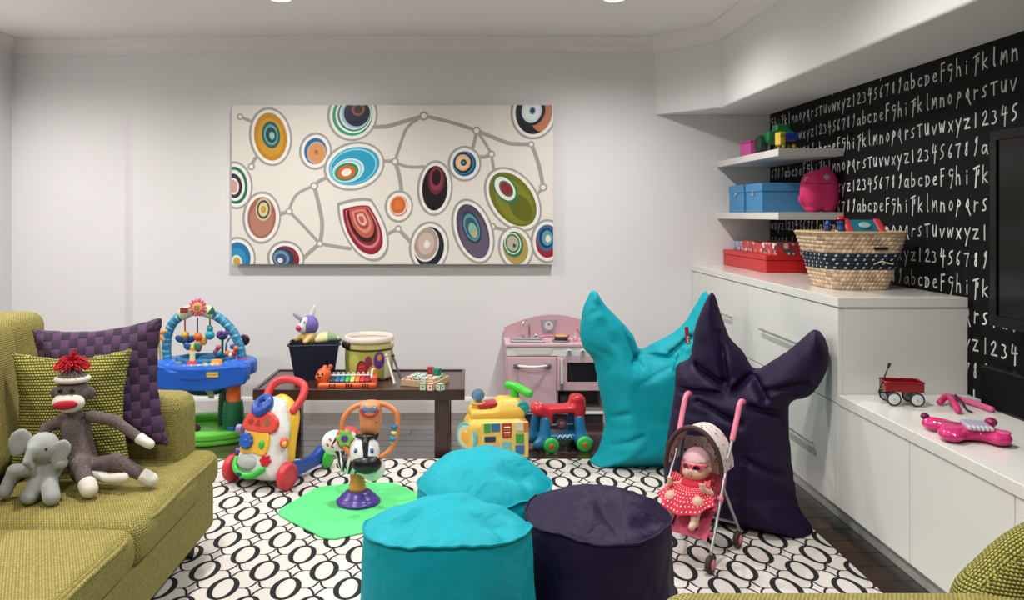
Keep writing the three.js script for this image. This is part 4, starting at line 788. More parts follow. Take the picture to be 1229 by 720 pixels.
// spinning zebra
{
  const d0 = depthAt(607), o = P(430, 607, d0), s = F / d0, L = (u, v, dz = 0) => [(u - 430) / s, (607 - v) / s, dz];
  const t = thing('zebra_ride_toy', 'toy zebra with orange handlebar loops on a purple round base', 'toy zebra', [o.x, RUGY + 0.0105, o.z]);
  part('base', lathe([[0, 0], [0.104, 0], [0.106, 0.01], [0.094, 0.02], [0.088, 0.024], [0.084, 0.032], [0.068, 0.04], [0.064, 0.05], [0.05, 0.058], [0.042, 0.06], [0, 0.06]], 44), M(0x4d3494, 0.3), t);
  part('post', lathe([[0, 0.055], [0.046, 0.055], [0.04, 0.075], [0.034, 0.11], [0.036, 0.15], [0, 0.15]], 28), M(0xcf8a45, 0.4), t, [-0.004, 0, 0]);
  const rump = L(400, 540, -0.06), belly = L(424, 560, -0.005), chest = L(449, 561, 0.06), head = L(440, 538, 0.075);
  const zt = canvasTex(512, 512, (x, w, h) => {
    x.fillStyle = '#e6e4de'; x.fillRect(0, 0, w, h);
    const X = (u) => (u - 380) / 100 * w, Y = (v) => (v - 500) / 100 * h; x.fillStyle = '#121214';
    for (const [a, b, c, d, k] of [[404, 546, 412, 568, 2.6], [411, 546, 419, 566, 2.8], [418, 548, 412, 572, 2.6], [426, 552, 419, 573, 2.8], [433, 556, 427, 572, 2.6], [400, 552, 405, 572, 2], [404, 530, 398, 540, 2]]) { x.beginPath(); x.moveTo(X(a - k), Y(b)); x.quadraticCurveTo(X((a + c) / 2 - k), Y((b + d) / 2), X(c), Y(d)); x.quadraticCurveTo(X((a + c) / 2 + k), Y((b + d) / 2), X(a + k), Y(b)); x.fill(); }
    x.fillStyle = '#8fc79a'; x.beginPath(); x.ellipse(X(414), Y(580), 70, 40, 0.3, 0, 7); x.fill();
    x.fillStyle = '#c83848'; for (const [a, b] of [[396, 533], [399, 541], [393, 539]]) { x.beginPath(); x.ellipse(X(a), Y(b), 12, 7, 0.6, 0, 7); x.fill(); }
  }, { clamp: true });
  const body = (p) => { let d = smin(sdEll(p, rump, [0.066, 0.06, 0.062]), sdEll(p, belly, [0.075, 0.056, 0.064]), 0.05); d = smin(d, sdEll(p, chest, [0.06, 0.062, 0.05]), 0.045); d = smin(d, sdCap(p, L(436, 556, 0.03), L(438, 538, 0.05), 0.05, 0.045), 0.03); return d; };
  part('body', planarUV(blob(body, [-0.2, 0.06, -0.15], [0.2, 0.36, 0.15], 0.0065), L(380, 0)[0], L(480, 0)[0], L(0, 600)[1], L(0, 500)[1]), M(0xffffff, 0.35, { map: zt }), t);
  const hd = part('head', blob((p) => smin(sdEll(p, head, [0.07, 0.06, 0.056]), sdEll(p, [head[0] + 0.006, head[1] - 0.032, head[2] + 0.03], [0.064, 0.048, 0.045]), 0.03), head.map((v) => v - 0.1), head.map((v) => v + 0.1), 0.0065), WHT, t);
  part('muzzle', blob((p) => sdEll(p, [head[0] + 0.016, head[1] - 0.054, head[2] + 0.052], [0.07, 0.046, 0.042]), head.map((v) => v - 0.12), head.map((v) => v + 0.12), 0.0065), M(0x101012, 0.3), t);
  part('mane', blob((p) => { let d = Math.min(sdCap(p, [head[0] + 0.006, head[1] + 0.056, head[2] - 0.02], [head[0] + 0.01, head[1] + 0.04, head[2] + 0.042], 0.02, 0.016), sdCap(p, [head[0] + 0.01, head[1] + 0.04, head[2] + 0.042], [head[0] + 0.014, head[1] - 0.02, head[2] + 0.068], 0.016, 0.013)); for (const q of [-1, 1]) d = smin(d, sdCap(p, [head[0] + 0.006, head[1] + 0.06, head[2] + 0.02], [head[0] + 0.006 + q * 0.04, head[1] + 0.066, head[2] + 0.016], 0.016, 0.009), 0.012); return d; }, head.map((v) => v - 0.1), head.map((v) => v + 0.12), 0.005), BLK, t);
  for (const q of [-1, 1]) { part('ear', ball(0.022, 0.6, 1.1, 0.5, 14), q > 0 ? BLK : WHT, t, [head[0] + q * 0.05, head[1] + 0.055, head[2] - 0.01], [0, 0, -q * 0.4]); const e = part('eye', ball(0.0125, 0.8, 1.15, 0.6, 14), M(0x4f86ac, 0.2), t, [head[0] + q * 0.037 + 0.004, head[1] + 0.006, head[2] + 0.054], [0, q * 0.4, 0]); part('pupil', ball(0.0058, 1, 1.2, 0.7, 10), BLK, e, [q * 0.0, -0.002, 0.0062]); }
  part('cheek', ball(0.016, 1, 0.9, 0.5, 14), M(0xe08a98, 0.4), t, [head[0] - 0.052, head[1] - 0.018, head[2] + 0.028], [0, -0.9, 0]);
  part('saddle', blob((p) => Math.max(sdEll(p, L(416, 534, -0.045), [0.062, 0.058, 0.066]), -(p[1] - L(0, 543)[1]), -(p[0] - L(400, 0)[0] + (p[1] - 0.3) * 0.4)), [-0.16, 0.2, -0.13], [0.08, 0.4, 0.06], 0.006), M(0xc9403f, 0.4), t);
  // tower with screen, handle loops
  const tw = L(446, 500, 0.04);
  part('tower', at(lathe([[0, -0.085], [0.046, -0.085], [0.052, -0.04], [0.054, 0.02], [0.05, 0.05], [0.036, 0.064], [0, 0.066]], 30), ...tw), M(0xd98a5a, 0.4), t);
  const scr = part('screen', ball(0.038, 1.05, 0.62, 0.4, 20), M(0x5f7f96, 0.15), t, [tw[0], tw[1] + 0.037, tw[2] + 0.038], [-0.35, 0, 0]);
  part('screen_lip', at(torus(0.04, 0.007, Math.PI, 20).scale(1, 0.75, 1), 0, 0, 0, 0, 0, Math.PI), M(0xb02438, 0.35), scr, [0, -0.004, 0.006]);
  part('button', ball(0.007, 1, 1, 0.6, 10), M(0xc86a3c, 0.35), t, [tw[0] + 0.032, tw[1] - 0.02, tw[2] + 0.044]);
  const loopM = M(0xdb7f48, 0.4);
  const left = [[437, 487, 0.04], [424, 492, 0.05], [415, 503, 0.06], [413, 520, 0.065], [416, 534, 0.07], [424, 544, 0.08], [434, 549, 0.09]], right = [[456, 486, 0.04], [468, 489, 0.05], [477, 497, 0.06], [478, 512, 0.065], [475, 530, 0.07], [469, 540, 0.075], [460, 546, 0.09]];
  for (const l of [left, right]) part('handlebar', roundTube(l.map(([u, v, z]) => L(u, v, z)), 0.0125, 40, 10), loopM, t);
  const gear = part('spinner', at(slab(star(0.036, 0.025, 6), 0.022, 0.006, true), ...L(417, 525, 0.075)), M(0x7cc552, 0.35), t); part('spinner_hub', at(disc(0.017, 0.03, 0.004), ...L(417, 525, 0.075)), PUR, gear);
  [[475, 512, 0x2a6fa8, 0.02], [475, 519, 0xc9d68a, 0.017], [474, 526, 0x2f86b0, 0.019], [472, 532, 0x2f9aa0, 0.014]].forEach(([u, v, c, r]) => part('bead', ball(r, 1, 0.7, 1, 16), plastic(c), t, L(u, v, 0.068)));
}
// baby walker
{
  const wp = P(318, 587, 4.1), t = thing('baby_walker', 'white baby walker with red handle and colourful activity panel', 'walker', [wp.x, RUGY, -4.1], -0.4);
  const back = 0.28, body = smoothOutline([[-0.125, 0.05], [-0.06, 0.035], [0.06, 0.035], [0.125, 0.05], [0.14, 0.12], [0.125, 0.2], [0.128, 0.27], [0.1, 0.35], [0.07, 0.41], [0, 0.43], [-0.07, 0.41], [-0.1, 0.34], [-0.13, 0.26], [-0.128, 0.2], [-0.145, 0.12]], 4);
  const lean = (x, y, z) => [x, y, z - back * y];
  const g = puff(body, 0.075, 0.09, 0.0085); { const p = g.attributes.position; for (let i = 0; i < p.count; i++) p.setZ(i, p.getZ(i) - back * p.getY(i) + 0.05); g.computeVertexNormals(); }
  part('body', g, WHT, t);
  const rx = -Math.atan(back), on = (x, y, k = 0.076) => [x, y + k * 0.27, 0.05 - back * y + k * 0.96];
  const bk = puff(smoothOutline([[-0.1, 0.06], [0.12, 0.06], [0.13, 0.2], [0.115, 0.36], [0, 0.43], [-0.1, 0.35]], 4), 0.05, 0.06, 0.009); { const p = bk.attributes.position; for (let i = 0; i < p.count; i++) p.setZ(i, p.getZ(i) - back * p.getY(i) - 0.025); bk.computeVertexNormals(); }
  part('back_shell', bk, YEL, t);
  part('handle', roundTube([lean(-0.085, 0.36, 0.0), lean(-0.095, 0.42, -0.03), lean(-0.08, 0.47, -0.05), lean(-0.03, 0.495, -0.06), lean(0.05, 0.495, -0.06), lean(0.115, 0.475, -0.05), lean(0.13, 0.43, -0.03), lean(0.105, 0.36, 0.0)], 0.021, 50, 12), M(0xcf3a40, 0.35), t);
  const ring = part('phone_cradle', at(torus(0.044, 0.023, Math.PI * 2, 30), 0, 0, 0), M(0x1d4a9c, 0.3), t, on(-0.015, 0.385, 0.06), [rx - 0.5, -0.25, 0]);
  part('cradle_bowl', ball(0.045, 1, 1, 0.5, 20), M(0x173a84, 0.3), ring, [0, 0, -0.012]);
  const pl = part('shape_panel', at(slab(smoothOutline([[-0.1, -0.03], [-0.06, 0.035], [0.05, 0.038], [0.095, 0.0], [0.085, -0.04], [0.03, -0.05], [-0.06, -0.05]], 4), 0.03, 0.009), 0, 0, 0), CORAL, t, on(0.002, 0.31, 0.068), [rx, 0, 0]);
  const hole = M(0xa33426, 0.5);
  part('shape_slot', at(disc(0.017, 0.006, 0.002), -0.055, -0.008, 0.014), hole, pl); part('shape_slot', at(slab([[-0.018, -0.016], [0.018, -0.016], [0, 0.02]], 0.006, 0.001), -0.008, -0.01, 0.014), hole, pl); part('shape_slot', at(slab(star(0.022, 0.015, 6, 0.4), 0.006, 0.001), 0.045, -0.004, 0.014), M(0x8a6450, 0.5), pl);
  part('flap', at(slab(smoothOutline([[-0.075, -0.045], [-0.05, 0.05], [0.02, 0.055], [0.075, 0.05], [0.07, -0.045], [0, -0.04]], 4), 0.018, 0.007), 0, 0, 0), YEL, t, on(-0.015, 0.2, 0.072), [rx, 0, 0]);
  const dial = part('gear_dial', at(slab(star(0.036, 0.029, 10), 0.022, 0.006, true), 0, 0, 0), M(0x1f53ae, 0.3), t, on(-0.058, 0.208, 0.09), [rx, 0, 0]); part('dial_hub', at(disc(0.012, 0.028, 0.004), 0, 0, 0), BLUE, dial);
  part('button', ball(0.02, 0.85, 1.1, 0.5, 18), GREEN, t, on(0.035, 0.2, 0.083), [rx, 0, 0]);
  part('flower_button', at(slab(star(0.026, 0.019, 6), 0.016, 0.005, true), 0, 0, 0), RED, t, on(0.068, 0.128, 0.074), [rx, 0.3, 0]);
  part('ball_window', ball(0.062, 1, 0.66, 0.42, 24), M(0xc9d0cc, 0.12, { transmission: 0.3, thickness: 0.01 }), t, on(-0.045, 0.11, 0.066), [rx, 0, 0]);
  part('lip', roundTube([on(-0.128, 0.115, 0.05), on(-0.11, 0.075, 0.074), on(-0.05, 0.048, 0.084), on(0.01, 0.052, 0.084), on(0.062, 0.085, 0.078)], 0.016, 30, 10), GREEN, t);
  part('badge', ball(0.014, 1.2, 0.8, 0.4, 14), NAVY, t, on(-0.06, 0.05, 0.1), [rx, 0, 0]);
  const lamp = part('side_light', ball(0.026, 0.8, 1.1, 1, 18), CORAL, t, [0.142, 0.23, 0.03]); part('light_cap', ball(0.015, 0.8, 1, 1, 14), YEL, lamp, [0.012, 0, 0.014]);
  part('roller', at(cyl(0.024, 0.024, 0.03, 20), 0, 0, 0, 0, 0, Math.PI / 2), M(0x8a7ba4, 0.35), t, [-0.14, 0.27, 0.02]); part('roller', at(cyl(0.02, 0.02, 0.026, 20), 0, 0, 0, 0, 0, Math.PI / 2), PUR, t, [-0.14, 0.155, 0.03]);
  for (const q of [-1, 1]) {
    const w = part('front_wheel', at(lathe([[0, -0.026], [0.05, -0.026], [0.068, -0.016], [0.07, 0], [0.066, 0.016], [0.05, 0.026], [0.045, 0.018], [0, 0.022]], 34), 0, 0, 0, 0, 0, -q * Math.PI / 2), M(0xcf3540, 0.35), t, [q * 0.17, 0.0705, 0.045]);
    part('leg', at(slab(smoothOutline([[0.0, 0.03], [-0.02, 0.085], [-0.12, 0.075], [-0.24, 0.075], [-0.3, 0.1], [-0.345, 0.085], [-0.345, 0.04], [-0.29, 0.032], [-0.1, 0.03]], 4), 0.045, 0.012), 0, 0, 0, 0, -Math.PI / 2), M(0x1b4596, 0.35), t, [q * 0.135, 0.012, -0.01]);
    part('rear_wheel', at(disc(0.05, 0.03, 0.012), 0, 0, 0, 0, Math.PI / 2), GREEN, t, [q * 0.172, 0.0505, -0.325]);
  }
}
// activity centre
{
  const d0 = 5.02, c = P(247, 520, d0), s = F / d0, t = thing('activity_center', 'blue and green baby activity centre with toy arch and flower on top', 'activity centre', [c.x, 0.0005, -d0]);
  const L = (u, v, dz = 0) => { const d = d0 - dz; return [(u - PU) / F * d - c.x, EYE - (v - PV) / F * d, dz]; };
  const oval = (a, b, n = 48) => { const o = []; for (let i = 0; i < n; i++) { const q = i / n * 6.28318; o.push([Math.cos(q) * a, Math.sin(q) * b]); } return o; };
  const flat = (g, y) => at(g, 0, y, 0, -Math.PI / 2);
  part('base', flat(slab(oval(0.33, 0.265), 0.035, 0.012), 0.018), LIME, t);
  part('base_rim', flat(slab(shapeOf(oval(0.335, 0.27)), 0.05, 0.014, false, [new THREE.Path(oval(0.28, 0.215).map((p) => new THREE.Vector2(...p)))]), 0.055), LIME, t);
  for (let i = 0; i < 3; i++) part('rim_slot', at(ball(0.013, 1.3, 0.5, 0.6, 12), -0.1 + i * 0.045, 0.082, 0.24), DKG, t);
  const legs = [[0.215, 0.13], [0.1, -0.14], [-0.225, 0.13]];
  for (const [x, z] of legs) {
    part('leg_sleeve', at(lathe([[0, 0.035], [0.064, 0.035], [0.062, 0.2], [0.056, 0.245], [0.05, 0.25], [0, 0.25]], 24), x, 0, z), DKG, t);
    part('leg_clip', at(box(0.05, 0.05, 0.02, 0.008), x, 0.08, z + 0.058), BLUE, t);
    part('leg_post', at(cyl(0.044, 0.044, 0.14, 24), x, 0.318, z), ORG, t);
    part('leg_collar', at(lathe([[0, 0], [0.058, 0], [0.05, 0.02], [0, 0.025]], 24), x, 0.37, z), YEL, t);
  }
  part('tray', flat(slab(shapeOf(oval(0.305, 0.235)), 0.085, 0.016, false, [new THREE.Path(oval(0.17, 0.12).map((p) => new THREE.Vector2(...p)))]), 0.435), M(0x1a5cc0, 0.3), t);
  for (const q of [-1, 1]) part('tray_corner', at(lathe([[0, -0.045], [0.085, -0.045], [0.092, 0.03], [0.082, 0.06], [0.05, 0.072], [0, 0.075]], 28), q * 0.222, 0.42, 0.11), M(0x1f66cc, 0.3), t);
  part('tray_front', at(slab(smoothOutline([[-0.3, -0.042], [0.3, -0.038], [0.305, 0.05], [0.18, 0.048], [-0.14, 0.022], [-0.18, 0.05], [-0.3, 0.05]], 3), 0.05, 0.014), 0, 0.42, 0.215), M(0x1a5cc0, 0.3), t);
  const badgeT = canvasTex(128, 64, (x, w, h) => { x.fillStyle = '#d8c25a'; x.fillRect(0, 0, w, h); x.strokeStyle = '#5a8a3c'; x.lineWidth = 6; x.strokeRect(3, 3, w - 6, h - 6); x.strokeStyle = '#b8433c'; x.lineWidth = 5; x.beginPath(); x.moveTo(16, 34); for (let i = 0; i < 9; i++) x.quadraticCurveTo(20 + i * 11, i % 2 ? 50 : 16, 26 + i * 11, 32); x.stroke(); }, { clamp: true });
  part('badge', new THREE.BoxGeometry(0.075, 0.032, 0.006), M(0xffffff, 0.4, { map: badgeT }), t, [0.12, 0.43, 0.242]);
  part('seat_sling', surface(36, 10, (u, v) => { const a = u * 6.28318, r = mix(1, 0.42, v * v); return [Math.cos(a) * 0.165 * r, 0.46 - 0.2 * Math.sin(v * 1.57), Math.sin(a) * 0.115 * r]; }, true, [4, 1]), M(0x174a70, 0.85), t);
  part('seat_rim', flat(new THREE.TorusGeometry(0.165, 0.02, 10, 40).scale(1, 0.72, 1), 0.482), M(0x1a6c9c, 0.6), t);
  part('cloth_strip', surface(4, 6, (u, v) => [0.06 + (u - 0.5) * 0.06 * (1 - v * 0.4) + v * 0.03, 0.37 - v * 0.1, 0.17 + 0.01 * Math.sin(v * 6)], false), M(0xa8b8a0, 0.9), t);
  // the arch
  const archTex = canvasTex(256, 64, (x, w, h) => { x.fillStyle = '#2380a8'; x.fillRect(0, 0, w, h); const R = rng(6), cs = ['#7cc0d0', '#a8d0b8', '#16608c', '#3aa0b8']; for (let i = 0; i < 34; i++) { x.fillStyle = cs[i % 4]; x.beginPath(); x.ellipse(R() * w, R() * h, 4 + R() * 7, 4 + R() * 5, R() * 3, 0, 7); x.fill(); } }, { repeat: [5, 1] });
  const A = [[203, 442], [200, 420], [202, 400], [209, 386], [220, 377], [237, 372], [254, 376], [270, 387], [282, 402], [289, 420], [291, 440]].map(([u, v]) => L(u, v, 0));
  part('arch_left', roundTube(A.slice(0, 5), 0.029, 30, 12), M(0xffffff, 0.5, { map: archTex }), t).name = 'arch_sleeve';
  part('arch_sleeve', roundTube(A.slice(6), 0.029, 30, 12), M(0xffffff, 0.5, { map: archTex }), t);
  const crown2 = part('arch_bridge', roundTube([A[4], L(228, 373, 0), A[5], L(246, 373, 0), A[6]], 0.038, 30, 14), M(0xc3d6a0, 0.4), t);
  part('printed_patch', at(box(0.05, 0.035, 0.012, 0.004), ...L(221, 372.5, 0.036), 0, 0, 0), M(0x8c2f34, 0.5), crown2); part('printed_patch', at(slab([[-0.026, -0.018], [0.026, -0.018], [0.004, 0.024]], 0.012, 0.003), ...L(254.5, 373, 0.036)), M(0x1d5f5c, 0.5), crown2);
  for (const q of [[203, 437], [289, 434]]) part('arch_foot', at(lathe([[0, 0], [0.04, 0], [0.034, 0.02], [0, 0.024]], 20), ...L(q[0], q[1], 0.02)), M(0xb8246c, 0.4), t);
  const fl = L(237, 369, 0.05), flower = part('flower', at(disc(0.032, 0.022, 0.006), ...fl), M(0xd9a45c, 0.4), t);
  for (let i = 0; i < 14; i++) { const a = i / 14 * 6.283; part('petal', at(ball(0.013, 1.35, 0.8, 0.55, 10), 0, 0, 0, 0, 0, a), M(i % 2 ? 0xd8587c : 0xe2768c, 0.4), flower, [fl[0] + Math.cos(a) * 0.042, fl[1] + Math.sin(a) * 0.042, fl[2] - 0.006]); }
  for (const q of [-1, 1]) part('eye', ball(0.0035, 1, 1.4, 0.6, 8), BLK, flower, [fl[0] + q * 0.009, fl[1] + 0.007, fl[2] + 0.012]); part('smile', at(torus(0.012, 0.002, Math.PI, 14), fl[0], fl[1] + 0.001, fl[2] + 0.012, 0, 0, 0), BLK, flower).rotation.z = 0;
  flower.children[flower.children.length - 1].geometry = at(torus(0.012, 0.002, Math.PI, 14), 0, 0, 0, 0, 0, Math.PI).translate(fl[0], fl[1] - 0.002, fl[2] + 0.012);
  // hanging toys
  const hang = (u, v0, v1, col) => part('hanging_cord', rod(L(u, v0, 0.01), L(u, v1, 0.01), 0.005), M(col, 0.5), t);
  let h = hang(222, 380, 402, 0xb84438); part('bee_head', ball(0.024, 1, 1, 1, 16), M(0xd8a84a, 0.4), h, L(222.5, 402, 0.01)); part('bee_body', ball(0.026, 0.9, 1.2, 0.9, 16), M(0x2c3a58, 0.4), h, L(223, 409, 0.01)); for (const q of [-1, 1]) part('bee_wing', ball(0.03, 1.1, 0.75, 0.3, 14), M(0x1c4c84, 0.4), h, L(222.5 + q * 6.5, 407, 0.005), [0, 0, q * 0.4]);
  h = hang(237, 381, 400, 0x14284c); part('doll_head', ball(0.027, 1, 1, 0.9, 16), ORG, h, L(237.5, 404, 0.012)); part('doll_body', ball(0.03, 0.85, 1.3, 0.8, 16), M(0xd8663a, 0.4), h, L(238, 415, 0.012)); part('doll_wing', ball(0.028, 0.8, 1, 0.3, 14), M(0xd9a648, 0.4), h, L(244.5, 409, 0.004));
  h = hang(252, 380, 392, 0x9a4030); part('gourd_top', ball(0.021, 1, 1.1, 1, 14), TURQ, h, L(252, 394.5, 0.01)); part('gourd_base', ball(0.03, 1, 1, 1, 16), M(0x2a9ab0, 0.35), h, L(252, 402, 0.01));
  // tray toys
  part('dome', at(lathe([[0, 0.04], [0.02, 0.038], [0.05, 0.012], [0.055, 0], [0, 0]], 24), ...L(231, 440, 0.12)), RED, t); part('dome_post', rod(L(231, 438, 0.12), L(231, 421, 0.12), 0.018, 0.016), CREAM, t);
  const wings = part('butterfly_body', ball(0.014, 1, 1.6, 1, 12), YEL, t, L(231, 418, 0.12)); for (const q of [-1, 1]) { part('wing', ball(0.028, 1, 0.8, 0.3, 14), M(q > 0 ? 0x2a7c58 : 0x27569a, 0.4), wings, [q * 0.03, 0.012, 0], [0, 0, q * 0.5]); }
  part('dome', at(lathe([[0, 0.05], [0.03, 0.048], [0.034, 0.032], [0.06, 0.014], [0.066, 0], [0, 0]], 24), ...L(260, 441, 0.13)), M(0xe08a34, 0.35), t);
  part('flower_stem', rod(L(267, 428, 0.04), L(267, 405, 0.04), 0.008), DKG, t); const tul = part('tulip_cup', at(lathe([[0, 0], [0.02, 0.004], [0.034, 0.03], [0.03, 0.034], [0, 0.02]], 20), ...L(267, 408, 0.04)), DKG, t); for (let i = 0; i < 6; i++) { const a = i / 6 * 6.283; part('petal', ball(0.014, 0.9, 1.7, 0.6, 10), M(0x5a2f8c, 0.4), tul, (() => { const q = L(267, 402, 0.04); return [q[0] + Math.cos(a) * 0.026, q[1] + 0.004, q[2] + Math.sin(a) * 0.026]; })(), [0, -a, -0.3 * Math.cos(a)]); }
  part('bead_frame', roundTube([L(271, 427, 0.1), L(272, 412, 0.1), L(277, 405, 0.1), L(282, 412, 0.1), L(283, 427, 0.1)], 0.006, 24, 8), M(0x4068a8, 0.4), t);
  [[273, 424, 0xd06a2c], [277, 426, 0xd8d4c8], [281, 424, 0xc03838], [279, 416, 0x3a4a9c], [283, 418, 0xd86a30], [262, 417, 0xb03a58], [259, 422, 0x7a3a68], [263, 424, 0x2b7cb0]].forEach(([u, v, col]) => part('bead', ball(0.017, 1, 1, 1, 12), plastic(col), t, L(u, v, 0.1)));
  part('mirror_knob', at(disc(0.036, 0.026, 0.01), ...L(293, 408, -0.06)), M(0x3a2026, 0.3), t); part('knob_stem', rod(L(292, 412, -0.06), L(290, 436, -0.02), 0.01), TURQ, t);
  for (const [u, v, dz, col, r] of [[222, 432, -0.05, 0x1c6ca8, 0.034], [245, 432, -0.06, 0x1f7fae, 0.036], [252, 430, -0.07, 0x2a8cbc, 0.03], [214, 437, 0.14, 0x5a6d8c, 0.024], [274, 437, 0.13, 0x1d5a9a, 0.032], [246, 437, 0.14, 0xa08a5c, 0.015]]) part('tray_toy', ball(r, 1.2, 0.8, 0.9, 16), plastic(col), t, L(u, v, dz));
  part('pinwheel_stem', rod(L(193, 432, 0.05), L(190, 404, 0.08), 0.008), M(0xd8c070, 0.4), t); const pw = L(190, 400, 0.09); const pin = part('pinwheel_hub', ball(0.012, 1, 1, 1, 12), YEL, t, pw); for (let i = 0; i < 5; i++) { const a = i / 5 * 6.283 + 0.3; part('pinwheel_petal', ball(0.022, 1.4, 0.65, 0.4, 12), M(i % 2 ? 0xd9776a : 0xe0a05c, 0.4), pin, [Math.cos(a) * 0.03, Math.sin(a) * 0.03, 0], [0, 0, a]); }
  const keys = part('key_strip', at(box(0.22, 0.012, 0.02, 0.004), 0.0, 0.472, 0.185, 0, 0, 0.06), CREAM, t); for (let i = 0; i < 9; i++) part('key', at(box(0.016, 0.012, 0.016, 0.003), -0.09 + i * 0.022, 0.476 + (-0.09 + i * 0.022) * 0.06, 0.192), i % 2 ? WHT : M(0x8cc08a, 0.4), keys);
  part('toy_bundle', blob((p) => smin(sdEll(p, [-0.1, 0.085, 0.1], [0.05, 0.04, 0.05]), sdEll(p, [-0.04, 0.075, 0.12], [0.045, 0.03, 0.04]), 0.02) + 0.006 * noise(p[0] * 40, p[1] * 40, p[2] * 40), [-0.18, 0.03, 0.03], [0.03, 0.15, 0.2], 0.007), M(0x5a3038, 0.8), t);
}
// yellow activity vehicle
{
  const d0 = 4.32, c = P(595, 560, d0), t = thing('activity_cube_ride_on', 'yellow activity toy with green handle, red seat and picture panels', 'toy', [c.x, RUGY, -d0], 0.12);
  const s = F / d0, L = (u, v, z = 0) => [(u - 595) / s, EYE - RUGY - (v - PV) / s, z], Y0 = M(0xe2b94c, 0.38);
  part('body', at(box(0.34, 0.25, 0.24, 0.06, 5), 0, 0.178, 0), Y0, t);
  part('shoulder', blob((p) => smin(sdBox(p, [0.0, 0.315, 0], [0.15, 0.03, 0.085], 0.03), sdBox(p, [0.07, 0.35, 0.0], [0.075, 0.045, 0.07], 0.035), 0.05), [-0.2, 0.25, -0.12], [0.2, 0.44, 0.12], 0.009), Y0, t);
  part('globe_cup', at(lathe([[0, 0.02], [0.03, 0.02], [0.036, 0.055], [0.042, 0.06], [0.036, 0.064], [0, 0.05]], 24), -0.1, 0.312, 0.02), Y0, t);
  part('globe', ball(0.036, 1, 1, 1, 22), M(0x9cc8dc, 0.06, { transmission: 0.75, thickness: 0.02, ior: 1.3 }), t, [-0.1, 0.412, 0.02]); part('globe_toy', ball(0.02, 0.7, 1.2, 0.7, 12), M(0x3a8ab8, 0.4), t, [-0.1, 0.404, 0.02]);
  part('seat', blob((p) => sdBox(p, [0.0, 0.395, 0], [0.055, 0.014, 0.045], 0.012) , [-0.08, 0.36, -0.07], [0.08, 0.44, 0.07], 0.006), M(0xb32430, 0.35), t, [-0.005, -0.03, 0.02], [0, 0, 0.12]);
  part('handle_stem', rod([0.105, 0.36, 0.0], [0.105, 0.45, 0.0], 0.025, 0.023), M(0x3fc23c, 0.32), t); part('handle', roundTube([[0.075, 0.45, -0.03], [0.1, 0.452, 0], [0.17, 0.425, 0.07]], 0.023, 20, 12), M(0x3fc23c, 0.32), t);
  const eye = part('front_face', at(disc(0.038, 0.024, 0.008), 0.135, 0.345, 0.066), TURQ, t); part('face_center', at(disc(0.018, 0.032, 0.006), 0.135, 0.345, 0.066), M(0x2c9a74, 0.3), eye);
  [[0.052, 0xb03c38], [0.078, 0xd8d0c0], [0.1, 0xc0503c]].forEach(([x, col]) => part('control_button', at(box(0.02, 0.034, 0.014, 0.005), x, 0.338, 0.068), plastic(col), t)); part('control_button', at(disc(0.008, 0.014, 0.003), 0.026, 0.338, 0.072), BLK, t);
  const side = part('side_dial', at(disc(0.08, 0.02, 0.006), 0, 0, 0), M(0x6fb4b8, 0.35), t, [-0.165, 0.2, 0.06], [0, -0.95, 0]); part('dial_ring', at(disc(0.062, 0.026, 0.004), 0, 0, 0), M(0xd4cba0, 0.4), side); part('dial_sun', at(disc(0.034, 0.034, 0.006), 0, 0, 0), M(0xe8a838, 0.35), side);
  const pn = part('panel', at(box(0.255, 0.19, 0.014, 0.006), 0.03, 0.192, 0.118), M(0xe9c765, 0.4), t);
  const R = rng(44), cols = [0x3f9a48, 0x2c6ea0, 0xb0302c, 0xd8d0b8, 0xc0703a, 0x27314c, 0xd8a090, 0x7db7b0];
  [[-0.075, 0.06, 0.035, 0.05], [-0.03, 0.062, 0.045, 0.045], [0.03, 0.045, 0.05, 0.08], [0.1, 0.065, 0.04, 0.05], [0.135, 0.06, 0.026, 0.05], [-0.06, -0.0, 0.06, 0.03], [-0.04, -0.05, 0.06, 0.05], [0.03, -0.05, 0.05, 0.07], [0.1, 0.0, 0.045, 0.05], [0.1, -0.06, 0.05, 0.05]].forEach(([x, y, w, h2], i) => { const k = part('picture_tile', at(box(w, h2, 0.012, 0.004), x + 0.01, y + 0.2, 0.125), plastic(cols[i % 8]), pn); });
  for (let i = 0; i < 4; i++) part('slider', at(box(0.034, 0.008, 0.008, 0.003), 0.04, 0.262 - i * 0.014, 0.133), i % 2 ? CORAL : CREAM, pn);
  for (const x of [-0.12, 0.12]) for (const z of [-0.09, 0.09]) part('wheel', at(disc(0.045, 0.03, 0.01), x, 0.0455, z), BLUE, t);
}
